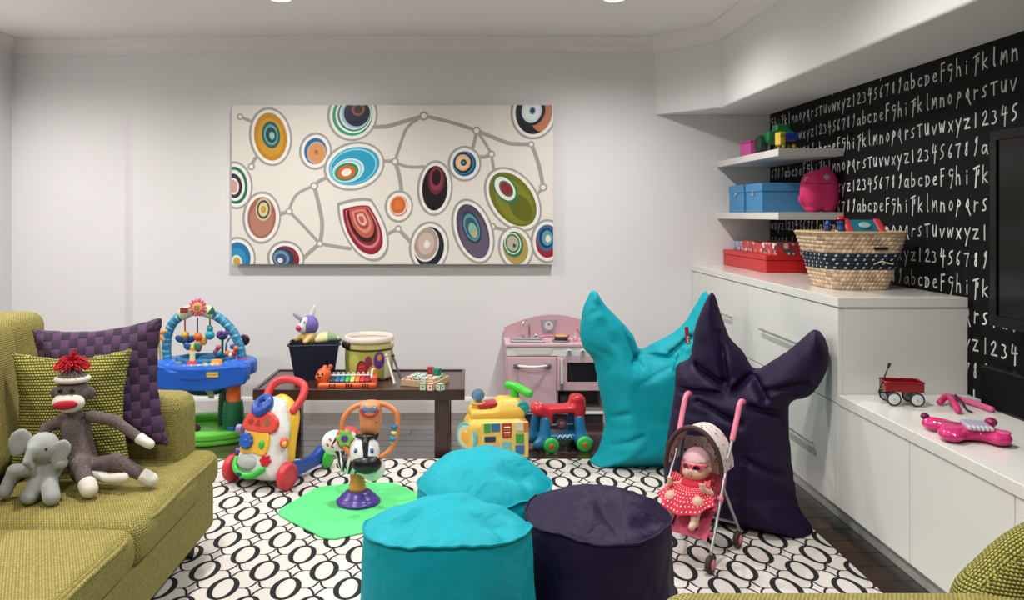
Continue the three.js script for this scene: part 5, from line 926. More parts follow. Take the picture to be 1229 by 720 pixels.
// red and blue ride-on
{
  const d0 = 4.74, c = P(670, 560, d0), t = thing('ride_on_toy', 'blue ride-on toy with red seat and green wheels', 'ride-on toy', [c.x, RUGY - 0.008, -d0], 0.15);
  const B = M(0x1a6f9c, 0.35), R2 = M(0xc7242f, 0.3);
  part('seat', blob((p) => { let d = sdBox(p, [0, 0.235, 0], [0.155, 0.022, 0.06], 0.02); d = smin(d, sdBox(p, [0.115, 0.275, 0], [0.045, 0.045, 0.055], 0.035), 0.03); d = smin(d, sdCap(p, [-0.125, 0.242, 0.03], [-0.125, 0.242, -0.03], 0.036), 0.03); d = smin(d, sdBox(p, [-0.075, 0.19, 0.035], [0.03, 0.04, 0.025], 0.015), 0.02); return smin(d, sdBox(p, [0.12, 0.19, 0.035], [0.03, 0.04, 0.025], 0.015), 0.02); }, [-0.19, 0.13, -0.09], [0.19, 0.34, 0.09], 0.0075), R2, t);
  for (const [x, z, k] of [[-0.09, 0.06, -1], [0.115, 0.06, 1], [-0.12, -0.07, -1], [0.1, -0.07, 1]]) part('leg', blob((p) => smin(sdCap(p, [x, 0.18, z * 0.7], [x + k * 0.01, 0.06, z], 0.03, 0.036), sdCap(p, [x + k * 0.01, 0.06, z], [x + k * 0.055, 0.045, z + 0.01], 0.034, 0.026), 0.03), [x - 0.11, 0.005, z - 0.07], [x + 0.12, 0.23, z + 0.07], 0.008), B, t);
  part('deck', at(box(0.27, 0.04, 0.13, 0.014, 3), 0.005, 0.075, 0.0), B, t);
  const wv = []; for (let i = 0; i < 7; i++) wv.push([-0.02 + i * 0.014, 0.078 + (i % 2) * 0.014, 0.069]); part('wave_trim', roundTube(wv, 0.004, 30, 6), WHT, t);
  for (const [x, z] of [[-0.07, 0.105], [0.13, 0.105], [-0.09, -0.11], [0.12, -0.11]]) { const w = part('wheel', at(disc(0.046, 0.034, 0.012), x, 0.0465, z), M(0x37b84a, 0.35), t); part('hub', at(disc(0.018, 0.04, 0.005), x, 0.0465, z), ORG, w); }
  part('activity_ball', ball(0.032, 1, 1, 1, 18), M(0x7a4a5c, 0.3), t, [0.02, 0.14, 0]); part('axle_rod', rod([-0.09, 0.14, 0], [0.11, 0.14, 0], 0.006), steel, t);
  for (let i = 0; i < 6; i++) { const a = i / 6 * 6.28; part('seat_dot', ball(0.005, 1, 0.5, 1, 8), WHT, t, [-0.125 + Math.cos(a) * 0.018, 0.276, 0.012 + Math.sin(a) * 0.018]); }
}
// ---------- on the coffee table ----------
const TY = TB.y + 0.0005;
{ // navy bin
  const c = G(374, 457, TY), t = thing('storage_bin', 'navy blue ribbed plastic bin with a plush rabbit in it', 'bin', [c.x, TY, c.z - 0.11], 0.12);
  const navy = M(0x0e1c34, 0.5), b = [0.115, 0.085], T = [0.15, 0.115], H = 0.215;
  const wall = (k, fn) => fn;
  const side = (x0, z0, x1, z1, X0, Z0, X1, Z1) => surface(40, 6, (u, v) => { const x = mix(mix(x0, x1, u), mix(X0, X1, u), v), z = mix(mix(z0, z1, u), mix(Z0, Z1, u), v), r = 0.0014 * Math.sin(u * 40 * Math.PI); const nx = (z1 - z0), nz = -(x1 - x0), l = Math.hypot(nx, nz); return [x + nx / l * r, v * H, z + nz / l * r]; }, false);
  const C = [[-1, 1], [1, 1], [1, -1], [-1, -1]];
  for (let i = 0; i < 4; i++) { const [a, e] = [C[i], C[(i + 1) % 4]]; part('side', side(a[0] * b[0], a[1] * b[1], e[0] * b[0], e[1] * b[1], a[0] * T[0], a[1] * T[1], e[0] * T[0], e[1] * T[1]), navy, t); }
  part('bottom', at(box(b[0] * 2, 0.005, b[1] * 2, 0.002), 0, 0.003, 0), navy, t);
  part('rim', tube([[-T[0], H, T[1]], [0, H, T[1] + 0.001], [T[0], H, T[1]], [T[0] + 0.001, H, 0], [T[0], H, -T[1]], [0, H, -T[1] - 0.001], [-T[0], H, -T[1]], [-T[0] - 0.001, H, 0]], 0.005, 60, 6, true), navy, t);
  part('handle', roundTube([[0.06, H, -T[1]], [0.065, H + 0.02, -T[1]], [0.085, H + 0.028, -T[1]], [0.105, H + 0.018, -T[1]]], 0.004, 16, 6), navy, t);
  // rabbit
  const r = thing('plush_rabbit', 'purple and white plush rabbit sticking out of the navy bin', 'plush toy', [c.x - 0.035, TY + 0.19, c.z - 0.11], -0.5);
  const lav = M(0x6f66a8, 0.9), wf = M(0xd8d6d4, 0.9);
  part('head', blob((p) => sdEll(p, [0, 0.135, 0], [0.058, 0.062, 0.055]), [-0.08, 0.06, -0.08], [0.08, 0.22, 0.08], 0.006), lav, r);
  part('muzzle', blob((p) => smin(sdEll(p, [-0.02, 0.122, 0.045], [0.035, 0.034, 0.03]), sdEll(p, [0.0, 0.16, 0.04], [0.02, 0.03, 0.02]), 0.02), [-0.08, 0.06, -0.02], [0.06, 0.22, 0.1], 0.005), wf, r);
  part('nose', ball(0.02, 1.1, 0.85, 0.7, 14), M(0xc0306c, 0.7), r, [-0.026, 0.122, 0.072]);
  const er = (pts) => puff(smoothOutline(pts, 4), 0.007, 0.018, 0.0045);
  part('ear', er([[0, 0], [0.014, 0.05], [0.03, 0.075], [0.04, 0.06], [0.035, 0.02], [0.02, 0]].map(([x, y]) => [x, y])), wf, r, [0.0, 0.185, 0], [0, 0.5, 0]); part('ear', er([[0, 0], [-0.05, 0.02], [-0.095, 0.03], [-0.1, 0.018], [-0.06, -0.012], [-0.01, -0.022]].reverse()), M(0x9a98a2, 0.9), r, [-0.035, 0.175, 0.0]);
  part('body', blob((p) => { let d = sdEll(p, [0, 0.055, 0.0], [0.05, 0.05, 0.045]); d = smin(d, sdCap(p, [-0.03, 0.07, 0.02], [-0.06, 0.05, 0.05], 0.018, 0.016), 0.01); return smin(d, sdCap(p, [0.03, 0.07, 0.02], [0.02, 0.04, 0.06], 0.018, 0.016), 0.01); }, [-0.1, -0.01, -0.06], [0.08, 0.12, 0.1], 0.006), M(0xd8b878, 0.9), r);
  for (const q of [-1, 1]) part('eye', ball(0.005, 1, 1.2, 0.6, 10), BLK, r, [q * 0.017 - 0.008, 0.158, 0.058]);
  const bt = canvasTex(128, 32, (x, w, h) => { x.fillStyle = '#d8cf9a'; x.fillRect(0, 0, w, h); x.fillStyle = '#7f9a78'; x.fillRect(0, 0, 50, h); x.fillStyle = '#e8e4cc'; x.fillRect(70, 8, 40, 10); });
  solo('cloth_toy', boxUV(puff(smoothOutline([[-0.08, -0.01], [-0.04, 0.03], [0.02, 0.025], [0.075, -0.01], [0.07, -0.025], [0, -0.03], [-0.075, -0.03]], 4), 0.018, 0.025, 0.006), 0.15), M(0xffffff, 0.8, { map: bt }), 'yellow and green cloth toy lying across the navy bin', 'soft toy', [c.x + 0.085, TY + 0.256, c.z - 0.075], [-0.5, 0.1, 0.12]);
}
{ // toy drum
  const c = P(443, 448, 4.93), t = thing('toy_drum', 'round toy drum with cream rim and printed sides', 'drum', [c.x, TY, -4.93]);
  const dt = canvasTex(1024, 256, (x, w, h) => {
    x.fillStyle = '#a8a84e'; x.fillRect(0, 0, w, h); x.fillStyle = '#c9c07a'; x.fillRect(0, 0, w, 26); x.fillStyle = '#3a3a22'; x.fillRect(0, 26, w, 10); x.fillRect(0, 244, w, 12);
    const e = (cx, cy, a, b, c2) => { x.fillStyle = c2; x.beginPath(); x.ellipse(cx, cy, a, b, 0, 0, 7); x.fill(); };
    for (const o of [0, 512]) { e(o + 130, 150, 60, 100, '#bcbc60'); e(o + 190, 150, 42, 72, '#3a2a20'); e(o + 190, 150, 35, 62, '#b8302c'); for (let i = 0; i < 5; i++) { x.strokeStyle = '#d86a5a'; x.lineWidth = 4; x.beginPath(); x.moveTo(o + 172, 110 + i * 20); x.lineTo(o + 208, 106 + i * 20); x.stroke(); } e(o + 235, 90, 26, 34, '#8c2f4c'); e(o + 270, 140, 38, 38, '#d8a63c'); e(o + 310, 80, 40, 44, '#5c3a90'); e(o + 312, 66, 18, 16, '#d8902c'); e(o + 290, 210, 46, 44, '#3c2470'); e(o + 240, 216, 24, 24, '#6a2a60'); x.fillStyle = '#d6cfae'; x.fillRect(o + 350, 40, 60, 200); e(o + 60, 130, 34, 90, '#8d9440'); e(o + 460, 140, 30, 80, '#6d6a30'); }
  });
  const g = lathe([[0.135, 0.006], [0.146, 0.02], [0.15, 0.12], [0.146, 0.225]], 56); part('shell', g, M(0xffffff, 0.35, { map: dt }), t).rotation.y = -1.35;
  part('base', lathe([[0, 0.0], [0.137, 0.0], [0.14, 0.008], [0, 0.01]], 40), M(0x2e2e1c, 0.4), t);
  part('rim', lathe([[0.13, 0.224], [0.15, 0.224], [0.157, 0.238], [0.152, 0.258], [0.144, 0.264], [0.135, 0.258], [0.131, 0.24]], 56), M(0xd9cdbf, 0.3), t);
  part('drumhead', at(disc(0.128, 0.006, 0.002), 0, 0.236, 0, Math.PI / 2), M(0xb8aca2, 0.4), t);
  for (const a of [2.9, 2.45, 0.35]) part('rim_clip', ball(0.022, 0.9, 1.2, 0.7, 14), a > 1 ? BLK : M(0xcfc0a0, 0.4), t, [Math.cos(a) * 0.15, 0.212, Math.sin(a) * 0.15]);
  const st = P(484, 460, 4.72), sticks = [['pale drumstick leaning on the toy drum', 0xc9c4bc, 0.0], ['dark red drumstick leaning on the toy drum', 0x3a1c1e, 0.035]];
  for (const [label, col, dx] of sticks) { const s2 = thing('drumstick', label, 'drumstick', [c.x + 0.126 + dx * 0.4, TY, -4.745], 0, 'drumsticks at the toy drum'); part('stick', rod([0.055 + dx, 0.007, 0.05], [-0.005 + dx * 0.7, 0.155, -0.055], 0.0075, 0.0065), M(col, 0.4), s2); part('tip', ball(0.0115, 1, 1, 1, 12), M(col, 0.4), s2, [-0.005 + dx * 0.7, 0.157, -0.056]); }
}
{ // tiger xylophone
  const c = P(415, 462, 4.62), t = thing('toy_xylophone', 'orange tiger-shaped toy xylophone with rainbow bars', 'xylophone', [c.x, TY, -4.64], 0.04), OG = M(0xdb5a24, 0.35);
  part('frame', at(box(0.34, 0.036, 0.12, 0.016, 3), 0.01, 0.019, 0), OG, t);
  for (const x of [-0.075, 0.02, 0.115]) for (let i = -1; i <= 1; i++) part('stripe', at(box(0.007, 0.026, 0.003, 0.001), x + i * 0.014, 0.02, 0.0605), BLK, t);
  const hd = [-0.13, 0.075, -0.005];
  part('head', blob((p) => { let d = sdEll(p, hd, [0.042, 0.04, 0.04]); d = smin(d, sdEll(p, [hd[0] - 0.018, hd[1] - 0.012, 0.02], [0.03, 0.022, 0.024]), 0.02); for (const q of [0.0, 0.03]) d = smin(d, sdEll(p, [hd[0] + 0.005 + q, hd[1] + 0.042, hd[2] - q * 0.6], [0.014, 0.015, 0.01]), 0.008); return smin(d, sdCap(p, [hd[0], 0.03, 0], hd, 0.034, 0.03), 0.02); }, [-0.2, 0.01, -0.07], [-0.06, 0.15, 0.07], 0.0055), OG, t);
  for (const q of [-1, 1]) part('eye', ball(0.006, 1, 1.3, 0.6, 10), BLK, t, [hd[0] - 0.016 + q * 0.013, hd[1] + 0.01, 0.04]); part('nose', ball(0.008, 1.3, 0.8, 0.7, 10), BLK, t, [hd[0] - 0.02, hd[1] - 0.006, 0.045]);
  [0x14344e, 0x17628c, 0x1b7a9a, 0x2fae58, 0xd8cf6c, 0xdb7432, 0xc42838, 0xa01c34].forEach((col, i) => { const k = part('bar', at(box(0.025, 0.012, 0.105, 0.005), -0.078 + i * 0.029, 0.056, -0.002, 0.25), plastic(col), t); part('bar_pin', ball(0.009, 1, 0.8, 1, 12), WHT, k, [-0.078 + i * 0.029, 0.074, -0.035]); });
  part('rail', at(box(0.245, 0.008, 0.008, 0.003), 0.025, 0.07, -0.004), WHT, t); part('bar_bed', at(box(0.25, 0.02, 0.09, 0.006), 0.025, 0.042, -0.005), M(0x44403c, 0.5), t);
  part('tail_block', at(box(0.03, 0.055, 0.1, 0.012, 3), 0.165, 0.045, 0), OG, t); part('bow', roundTube([[0.15, 0.06, 0.03], [0.152, 0.1, 0.0], [0.16, 0.1, -0.03]], 0.006, 16, 8), WHT, t);
}
{ // wooden block tray with blocks
  const c = P(510, 455, 4.72), t = thing('block_tray', 'shallow pale wooden tray filled with toy blocks', 'tray', [c.x, TY, -4.74], -0.35), wood = M(0xc8ac84, 0.6);
  part('bottom', at(box(0.23, 0.008, 0.2, 0.002), 0, 0.004, 0), wood, t);
  for (const q of [-1, 1]) { part('side', at(box(0.23, 0.03, 0.008, 0.002), 0, 0.023, q * 0.096), wood, t); part('side', at(box(0.008, 0.03, 0.184, 0.002), q * 0.111, 0.023, 0), wood, t); }
  const pics = [['#2f8a5c', '#d8d2c0'], ['#b03038', '#e0d8c8'], ['#d8d2c4', '#2c7a54'], ['#7a9aa8', '#e4e0d4'], ['#c8704a', '#e8dcc4'], ['#17805c', '#17805c'], ['#a82c3c', '#a82c3c']].map(([a, b], i) => M(0xffffff, 0.55, { map: canvasTex(64, 64, (x) => { x.fillStyle = b; x.fillRect(0, 0, 64, 64); x.fillStyle = a; x.fillRect(0, 0, 64, 7); x.fillRect(0, 57, 64, 7); x.fillRect(0, 0, 7, 64); x.fillRect(57, 0, 7, 64); x.beginPath(); x.arc(32, 32, 10 + i, 0, 7); x.fill(); }) }));
  const names = ['green framed', 'red framed', 'pale', 'grey-blue framed', 'tan framed', 'solid green', 'solid red'];
  const R = rng(71), g = new RoundedBoxGeometry(0.04, 0.04, 0.04, 2, 0.003);
  const put = (lx, ly, lz, k, turn, where) => { const q = V(lx, 0, lz).applyAxisAngle(V(0, 1, 0), -0.35); solo('toy_block', g, pics[k], `${names[k]} toy block ${where}`, 'block', [c.x + q.x, TY + ly, -4.74 + q.z], [0, -0.35 + turn, 0], 'toy blocks at the wooden tray'); };
  let n = 0; const ks = [2, 3, 1, 0, 2, 3, 4, 2, 0, 3, 2, 0, 1, 2, 3, 4];
  for (let j = 0; j < 4; j++) for (let i = 0; i < 4; i++) put(-0.072 + i * 0.048, 0.029, -0.066 + j * 0.044, ks[n++], (R() - 0.5) * 0.08, 'lying inside the pale wooden tray');
  put(0.01, 0.0695, -0.065, 6, 0.3, 'standing on top of the tray blocks'); put(0.062, 0.0695, -0.035, 5, -0.2, 'standing on top of the tray blocks');
  put(0.055, 0.0205, 0.165, 0, 0.4, 'lying on the table before the tray'); put(0.105, 0.0205, 0.16, 1, 0.1, 'lying on the table before the tray'); put(0.155, 0.0205, 0.14, 0, -0.4, 'lying on the table at the tray corner');
}

// ---------- play kitchen ----------
{
  const x0 = 0.256, x1 = 0.92, zf = -5.285, zb = BACK + 0.022, t = thing('play_kitchen', 'pink wooden play kitchen with sink, oven and arched back', 'play kitchen', [(x0 + x1) / 2, 0, 0]);
  const w = (x1 - x0) / 2, pk = M(0xc9a4ae, 0.45), pk2 = M(0xd2b2ba, 0.45), wh = M(0xe2e0de, 0.35), gr = M(0x6a686c, 0.4), CT = 0.535;
  const zc = (zf + zb) / 2, dp = zf - zb;
  for (const s of [-1, 1]) part('side_panel', span(s * w, s * (w - 0.016), 0.0005, CT - 0.02, zb, zf - 0.014, 0.002), pk, t);
  part('bottom_shelf', span(-w + 0.016, w - 0.016, 0.06, 0.074, zb, zf - 0.016, 0.002), wh, t);
  part('back_panel', span(-w + 0.016, w - 0.016, 0.075, CT - 0.02, zb, zb + 0.01, 0.001), M(0x8d7079, 0.6), t);
  part('divider', span(0.0, 0.014, 0.075, CT - 0.085, zb + 0.01, zf - 0.016, 0.001), pk, t);
  part('kick_board', span(-w + 0.016, w - 0.016, 0.0005, 0.058, zf - 0.05, zf - 0.036, 0.001), M(0x35323a, 0.6), t);
  part('counter', span(-w - 0.008, w + 0.008, CT - 0.02, CT, zb, zf + 0.008, 0.004), pk2, t);
  const cp = part('control_panel', span(-w, w, CT - 0.083, CT - 0.021, zf - 0.016, zf, 0.003), wh, t);
  const cr = part('control_inset', at(slab([[-w + 0.045, 0.02], [-0.02, 0.02], [-0.045, -0.02], [-w + 0.07, -0.02]], 0.004, 0.001), 0, CT - 0.052, zf + 0.001), M(0xd4d2d0, 0.3), cp);
  for (const x of [0.085, 0.175, 0.255]) { const k = part('knob', at(disc(0.017, 0.02, 0.004), x, CT - 0.052, zf + 0.01), M(0xdad8d8, 0.3), t); part('knob_mark', at(torus(0.0085, 0.0028, 4.2, 16), x, CT - 0.052, zf + 0.021), M(0x4a484c, 0.5), k); }
  // left door with bowed handle
  const dl = part('door', span(-w + 0.004, 0.001, 0.08, CT - 0.087, zf - 0.014, zf, 0.003), pk2, t);
  const hb = (x0, x1, y) => { const a = []; for (let i = 0; i <= 10; i++) { const q = i / 10; a.push([mix(x0, x1, q), y, zf + 0.006 + 0.05 * Math.pow(Math.sin(Math.PI * q), 0.7)]); } return a; };
  const h1 = part('handle', roundTube(hb(-w + 0.07, -0.06, CT - 0.145), 0.009, 30, 8), wh, dl); for (const x of [-w + 0.068, -0.058]) part('handle_mount', at(box(0.045, 0.026, 0.02, 0.006), x, CT - 0.145, zf + 0.01), gr, h1);
  // oven door
  const ow = [0.008, w - 0.004], oy = [0.225, CT - 0.087];
  const oh = new THREE.Path([[0.07, -0.062], [0.275, -0.062], [0.275, 0.075], [0.07, 0.075]].map((p) => new THREE.Vector2(...p)));
  const od = part('oven_door', at(slab(shapeOf([[ow[0], -(oy[1] - oy[0]) / 2], [ow[1], -(oy[1] - oy[0]) / 2], [ow[1], (oy[1] - oy[0]) / 2], [ow[0], (oy[1] - oy[0]) / 2]]), 0.016, 0.003, false, [oh]), 0, (oy[0] + oy[1]) / 2, zf - 0.007), pk2, t);
  part('oven_window', span(0.06, 0.285, oy[0] + 0.035, oy[1] - 0.03, zf - 0.013, zf - 0.008, 0.001), M(0x241a20, 0.1), od);
  const h2 = part('handle', rod([0.035, oy[0] + 0.05, zf + 0.026], [0.035, oy[1] - 0.01, zf + 0.026], 0.009), wh, od); for (const y of [oy[0] + 0.035, oy[1] - 0.02]) part('handle_mount', at(box(0.018, y < 0.3 ? 0.06 : 0.018, 0.026, 0.005), 0.035, y, zf + 0.013), y < 0.3 ? gr : wh, h2);
  part('pantry_box', span(0.03, 0.075, 0.075, 0.18, zf - 0.15, zf - 0.06, 0.004), M(0x55525a, 0.6), t);
  // arched backsplash
  const ar = [[-w, CT]]; for (let i = 0; i <= 24; i++) { const q = i / 24, x = mix(-w, w, q); ar.push([x, CT + 0.075 + 0.085 * Math.sin(Math.PI * q)]); } ar.push([w, CT]);
  part('backsplash', at(slab(ar, 0.014, 0.003), 0, 0, zb + 0.008), M(0xc7a2ab, 0.45), t);
  // sink and tap
  const sk = part('sink', at(slab(shapeOf([[-0.108, -0.07], [0.108, -0.07], [0.108, 0.07], [-0.108, 0.07]]), 0.02, 0.004, false, [new THREE.Path([[-0.09, -0.05], [0.09, -0.05], [0.09, 0.04], [-0.09, 0.04]].map((p) => new THREE.Vector2(...p)))]), -0.19, CT + 0.008, zc + 0.045, -Math.PI / 2), M(0xa8a8aa, 0.3, { metalness: 0.5 }), t);
  part('sink_bowl', span(-0.28, -0.1, CT - 0.001, CT + 0.003, zc - 0.01, zc + 0.1, 0.001), M(0x77777a, 0.35, { metalness: 0.5 }), sk);
  const tp = part('tap', roundTube([[-0.165, CT, zc - 0.07], [-0.165, CT + 0.1, zc - 0.07], [-0.172, CT + 0.125, zc - 0.06], [-0.19, CT + 0.135, zc - 0.04], [-0.208, CT + 0.12, zc - 0.02], [-0.212, CT + 0.1, zc - 0.015]], 0.0075, 40, 10), chrome, t);
  for (const q of [-1, 1]) part('tap_lever', at(box(0.03, 0.012, 0.012, 0.004), -0.165 + q * 0.045, CT + 0.026, zc - 0.07), chrome, tp);
  for (const q of [-1, 1]) part('tap_post', at(cyl(0.007, 0.009, 0.026, 12), -0.165 + q * 0.045, CT + 0.013, zc - 0.07), chrome, tp);
  // clock panel
  const ck = part('clock', at(slab([[-0.05, 0.042], [0.05, 0.042], [0.034, -0.042], [-0.034, -0.042]], 0.012, 0.003), -0.025, CT + 0.085, zb + 0.022), M(0x9a98a0, 0.35), t);
  part('clock_face', at(disc(0.031, 0.006, 0.002), -0.025, CT + 0.085, zb + 0.03), M(0xc9c7c8, 0.4), ck); for (const a of [0.4, 2.2]) part('clock_hand', at(box(0.003, 0.022, 0.002, 0.0005), 0, 0.011, 0, 0, 0, a).translate(-0.025, CT + 0.085, zb + 0.0345), M(0x444448, 0.5), ck);
  part('hob', at(disc(0.062, 0.01, 0.003), 0.045, CT + 0.006, zc + 0.04, Math.PI / 2), M(0x8a888c, 0.35), t); part('hob_ring', at(torus(0.044, 0.005), 0.045, CT + 0.012, zc + 0.04, Math.PI / 2), M(0x3c3a3e, 0.4), t);
  // pan, mug and shaker standing on it
  const X = (x0 + x1) / 2, pn = thing('toy_pan', 'toy pan with pink handle on the play kitchen hob', 'toy pan', [X + 0.045, CT + 0.018, zc + 0.04], 0.15);
  part('pan', lathe([[0, 0.001], [0.045, 0.001], [0.056, 0.022], [0.054, 0.022], [0.043, 0.005], [0, 0.005]], 30), M(0x7a7478, 0.35, { metalness: 0.5 }), pn); part('food', at(disc(0.046, 0.012, 0.005), 0, 0.018, 0, Math.PI / 2), M(0xd8a050, 0.6), pn); part('handle', roundTube([[-0.05, 0.018, 0.01], [-0.09, 0.024, 0.02], [-0.15, 0.022, 0.045]], 0.008, 16, 8), M(0xd08a94, 0.4), pn);
  const kt = thing('toy_kettle', 'pink toy kettle at the end of the play kitchen counter', 'toy kettle', [X + 0.225, CT + 0.0005, zc + 0.03]); part('body', lathe([[0, 0], [0.042, 0], [0.052, 0.03], [0.048, 0.07], [0.03, 0.092], [0, 0.096]], 28), M(0xc8788c, 0.4), kt); part('knob', ball(0.01, 1, 1, 1, 12), wh, kt, [0, 0.104, 0]); part('handle', at(torus(0.042, 0.006, Math.PI, 20), 0, 0.09, 0), M(0xb04a62, 0.4), kt); part('spout', rod([-0.04, 0.045, 0], [-0.075, 0.085, 0], 0.012, 0.007), M(0xc8788c, 0.4), kt);
  const sh = thing('toy_shaker', 'small pale pink toy shaker beside the toy kettle', 'toy shaker', [X + 0.14, CT + 0.0005, zc + 0.05]); part('body', lathe([[0, 0], [0.014, 0], [0.017, 0.02], [0.012, 0.045], [0, 0.046]], 18), M(0xd9a6ae, 0.4), sh); part('cap', ball(0.0125, 1, 0.8, 1, 12), M(0xa8a6a8, 0.3), sh, [0, 0.046, 0]);
}

// ---------- shelves and upper countertop ----------
{ // blue boxes
  const bl = M(0x3f84b4, 0.6), mk = (label, z0, z1, g) => { const t = thing('storage_box', label, 'box', [1.885, SH2 + 0.0005, (z0 + z1) / 2], 0, g), w = (z1 - z0) / 2; part('body', span(-0.115, 0.16, 0, 0.125, -w + 0.002, w - 0.002, 0.003), bl, t); part('lid', span(-0.118, 0.163, 0.127, 0.178, -w, w, 0.003), bl, t); const e = part('finger_hole', at(torus(0.011, 0.0035), -0.1205, 0.115, 0, 0, Math.PI / 2), chrome, t); part('hole_disc', at(disc(0.0105, 0.003, 0.001), -0.1195, 0.115, 0, 0, Math.PI / 2), M(0x0c1420, 0.5), e); };
  mk('blue lidded storage box in the shelf corner by the grey wall', -5.37, -5.085, 'blue storage boxes on the shelf'); mk('blue lidded storage box beside the pink plush', -5.045, -4.765, 'blue storage boxes on the shelf');
}
{ // pink plush
  const d0 = 4.60, c = P(983, 253, d0), t = thing('pink_plush', 'round pink plush creature with stubby feet on the shelf', 'plush toy', [c.x, SH2 + 0.001, -d0], -0.1), pk = M(0xc92c66, 0.9), s = F / d0;
  const b = (p) => { let d = sdBox(p, [0.002, 0.125, 0], [0.106 - 0.12 * Math.max(0, p[1] - 0.12), 0.118, 0.074], 0.066); for (const q of [-1, 1]) d = smin(d, sdEll(p, [q * 0.045, 0.016, 0.02], [0.036, 0.02, 0.04]), 0.015); d = smin(d, sdCap(p, [0.085, 0.12, 0.01], [0.125, 0.13, 0.02], 0.018, 0.016), 0.015); d = smin(d, sdCap(p, [0.125, 0.13, 0.02], [0.13, 0.175, 0.02], 0.016, 0.014), 0.01); d = smin(d, sdEll(p, [-0.105, 0.075, 0.02], [0.018, 0.026, 0.018]), 0.02); return smin(d, sdEll(p, [0.04, 0.245, 0], [0.024, 0.02, 0.02]), 0.03); };
  part('body', blob(b, [-0.15, -0.01, -0.1], [0.17, 0.29, 0.1], 0.006), pk, t);
  part('mouth_line', roundTube([[-0.092, 0.168, 0.042], [-0.06, 0.164, 0.066], [0.0, 0.163, 0.074], [0.05, 0.165, 0.07], [0.093, 0.168, 0.042]], 0.0028, 24, 6), M(0x4a1028, 0.8), t); part('tooth', at(box(0.02, 0.009, 0.006, 0.002), -0.025, 0.159, 0.068), M(0xd8b878, 0.6), t);
  for (const [x, y, z, ry] of [[-0.078, 0.188, 0.042, -0.8], [0.022, 0.2, 0.068, 0.1]]) part('eye', at(disc(0.017, 0.008, 0.003), 0, 0, 0), M(0x9a98a4, 0.5), t, [x, y, z], [-0.25, ry, 0]);
  part('tag', at(box(0.03, 0.012, 0.002, 0.0008), 0.135, 0.075, 0.03, 0, 0, 0.5), WHT, t);
}
{ // upper shelf: pink box, green toy, truck
  const c1 = V(1.80, SH1, -5.06), pb = thing('pink_box', 'small magenta box on the upper shelf', 'box', [1.85, SH1 + 0.0005, -5.13]); part('body', span(-0.055, 0.06, 0, 0.085, -0.09, 0.09, 0.004), M(0xc2488e, 0.5), pb); part('lid', span(-0.057, 0.062, 0.086, 0.1, -0.092, 0.092, 0.003), M(0xb8327e, 0.5), pb);
  const gt = thing('green_loader_toy', 'green toy vehicle with a big dark wheel on the upper shelf', 'toy vehicle', [1.88, SH1 + 0.0005, -4.84]), gm = M(0x0f6a32, 0.4); gt.scale.setScalar(0.85);
  part('wheel', at(lathe([[0, -0.02], [0.03, -0.022], [0.04, -0.012], [0.055, -0.03], [0.066, -0.026], [0.066, 0.026], [0.055, 0.03], [0.04, 0.012], [0.03, 0.022], [0, 0.02]], 32), 0, 0, 0, 0, 0, Math.PI / 2), M(0x0c3020, 0.5), gt, [-0.085, 0.0665, -0.05]);
  part('body', blob((p) => smin(sdBox(p, [0.02, 0.11, 0], [0.1, 0.045, 0.06], 0.02), sdBox(p, [0.04, 0.165, 0], [0.055, 0.04, 0.045], 0.02), 0.02), [-0.1, 0.05, -0.08], [0.14, 0.22, 0.08], 0.008), gm, gt); for (const z of [-0.045, 0.045]) part('small_wheel', at(disc(0.035, 0.03, 0.008), 0, 0, 0, 0, Math.PI / 2), BLK, gt, [0.06, 0.0355, z]);
  part('axle', rod([-0.08, 0.0665, -0.05], [0.0, 0.09, -0.02], 0.01), gm, gt);
  const tk = thing('toy_truck', 'small yellow and blue toy truck at the upper shelf edge', 'toy truck', [1.835, SH1 + 0.0005, -4.575], 0.15), ye = M(0xd8b83c, 0.35);
  part('cab', at(box(0.036, 0.075, 0.06, 0.008), -0.035, 0.062, 0), ye, tk); part('window', at(box(0.03, 0.022, 0.062, 0.003), -0.036, 0.078, 0), M(0x8a9a2c, 0.2), tk); part('bed', at(box(0.075, 0.045, 0.062, 0.01), 0.024, 0.075, 0), M(0x1c3f9c, 0.35), tk); part('chassis', at(box(0.1, 0.016, 0.05, 0.003), 0.008, 0.036, 0), BLK, tk); for (const x of [-0.034, 0.03]) for (const z of [-0.026, 0.026]) { const w = part('wheel', at(disc(0.0175, 0.014, 0.004), x, 0.018, z), BLK, tk); part('hub', at(disc(0.0125, 0.018, 0.003), x, 0.018, z), ye, w); }
}
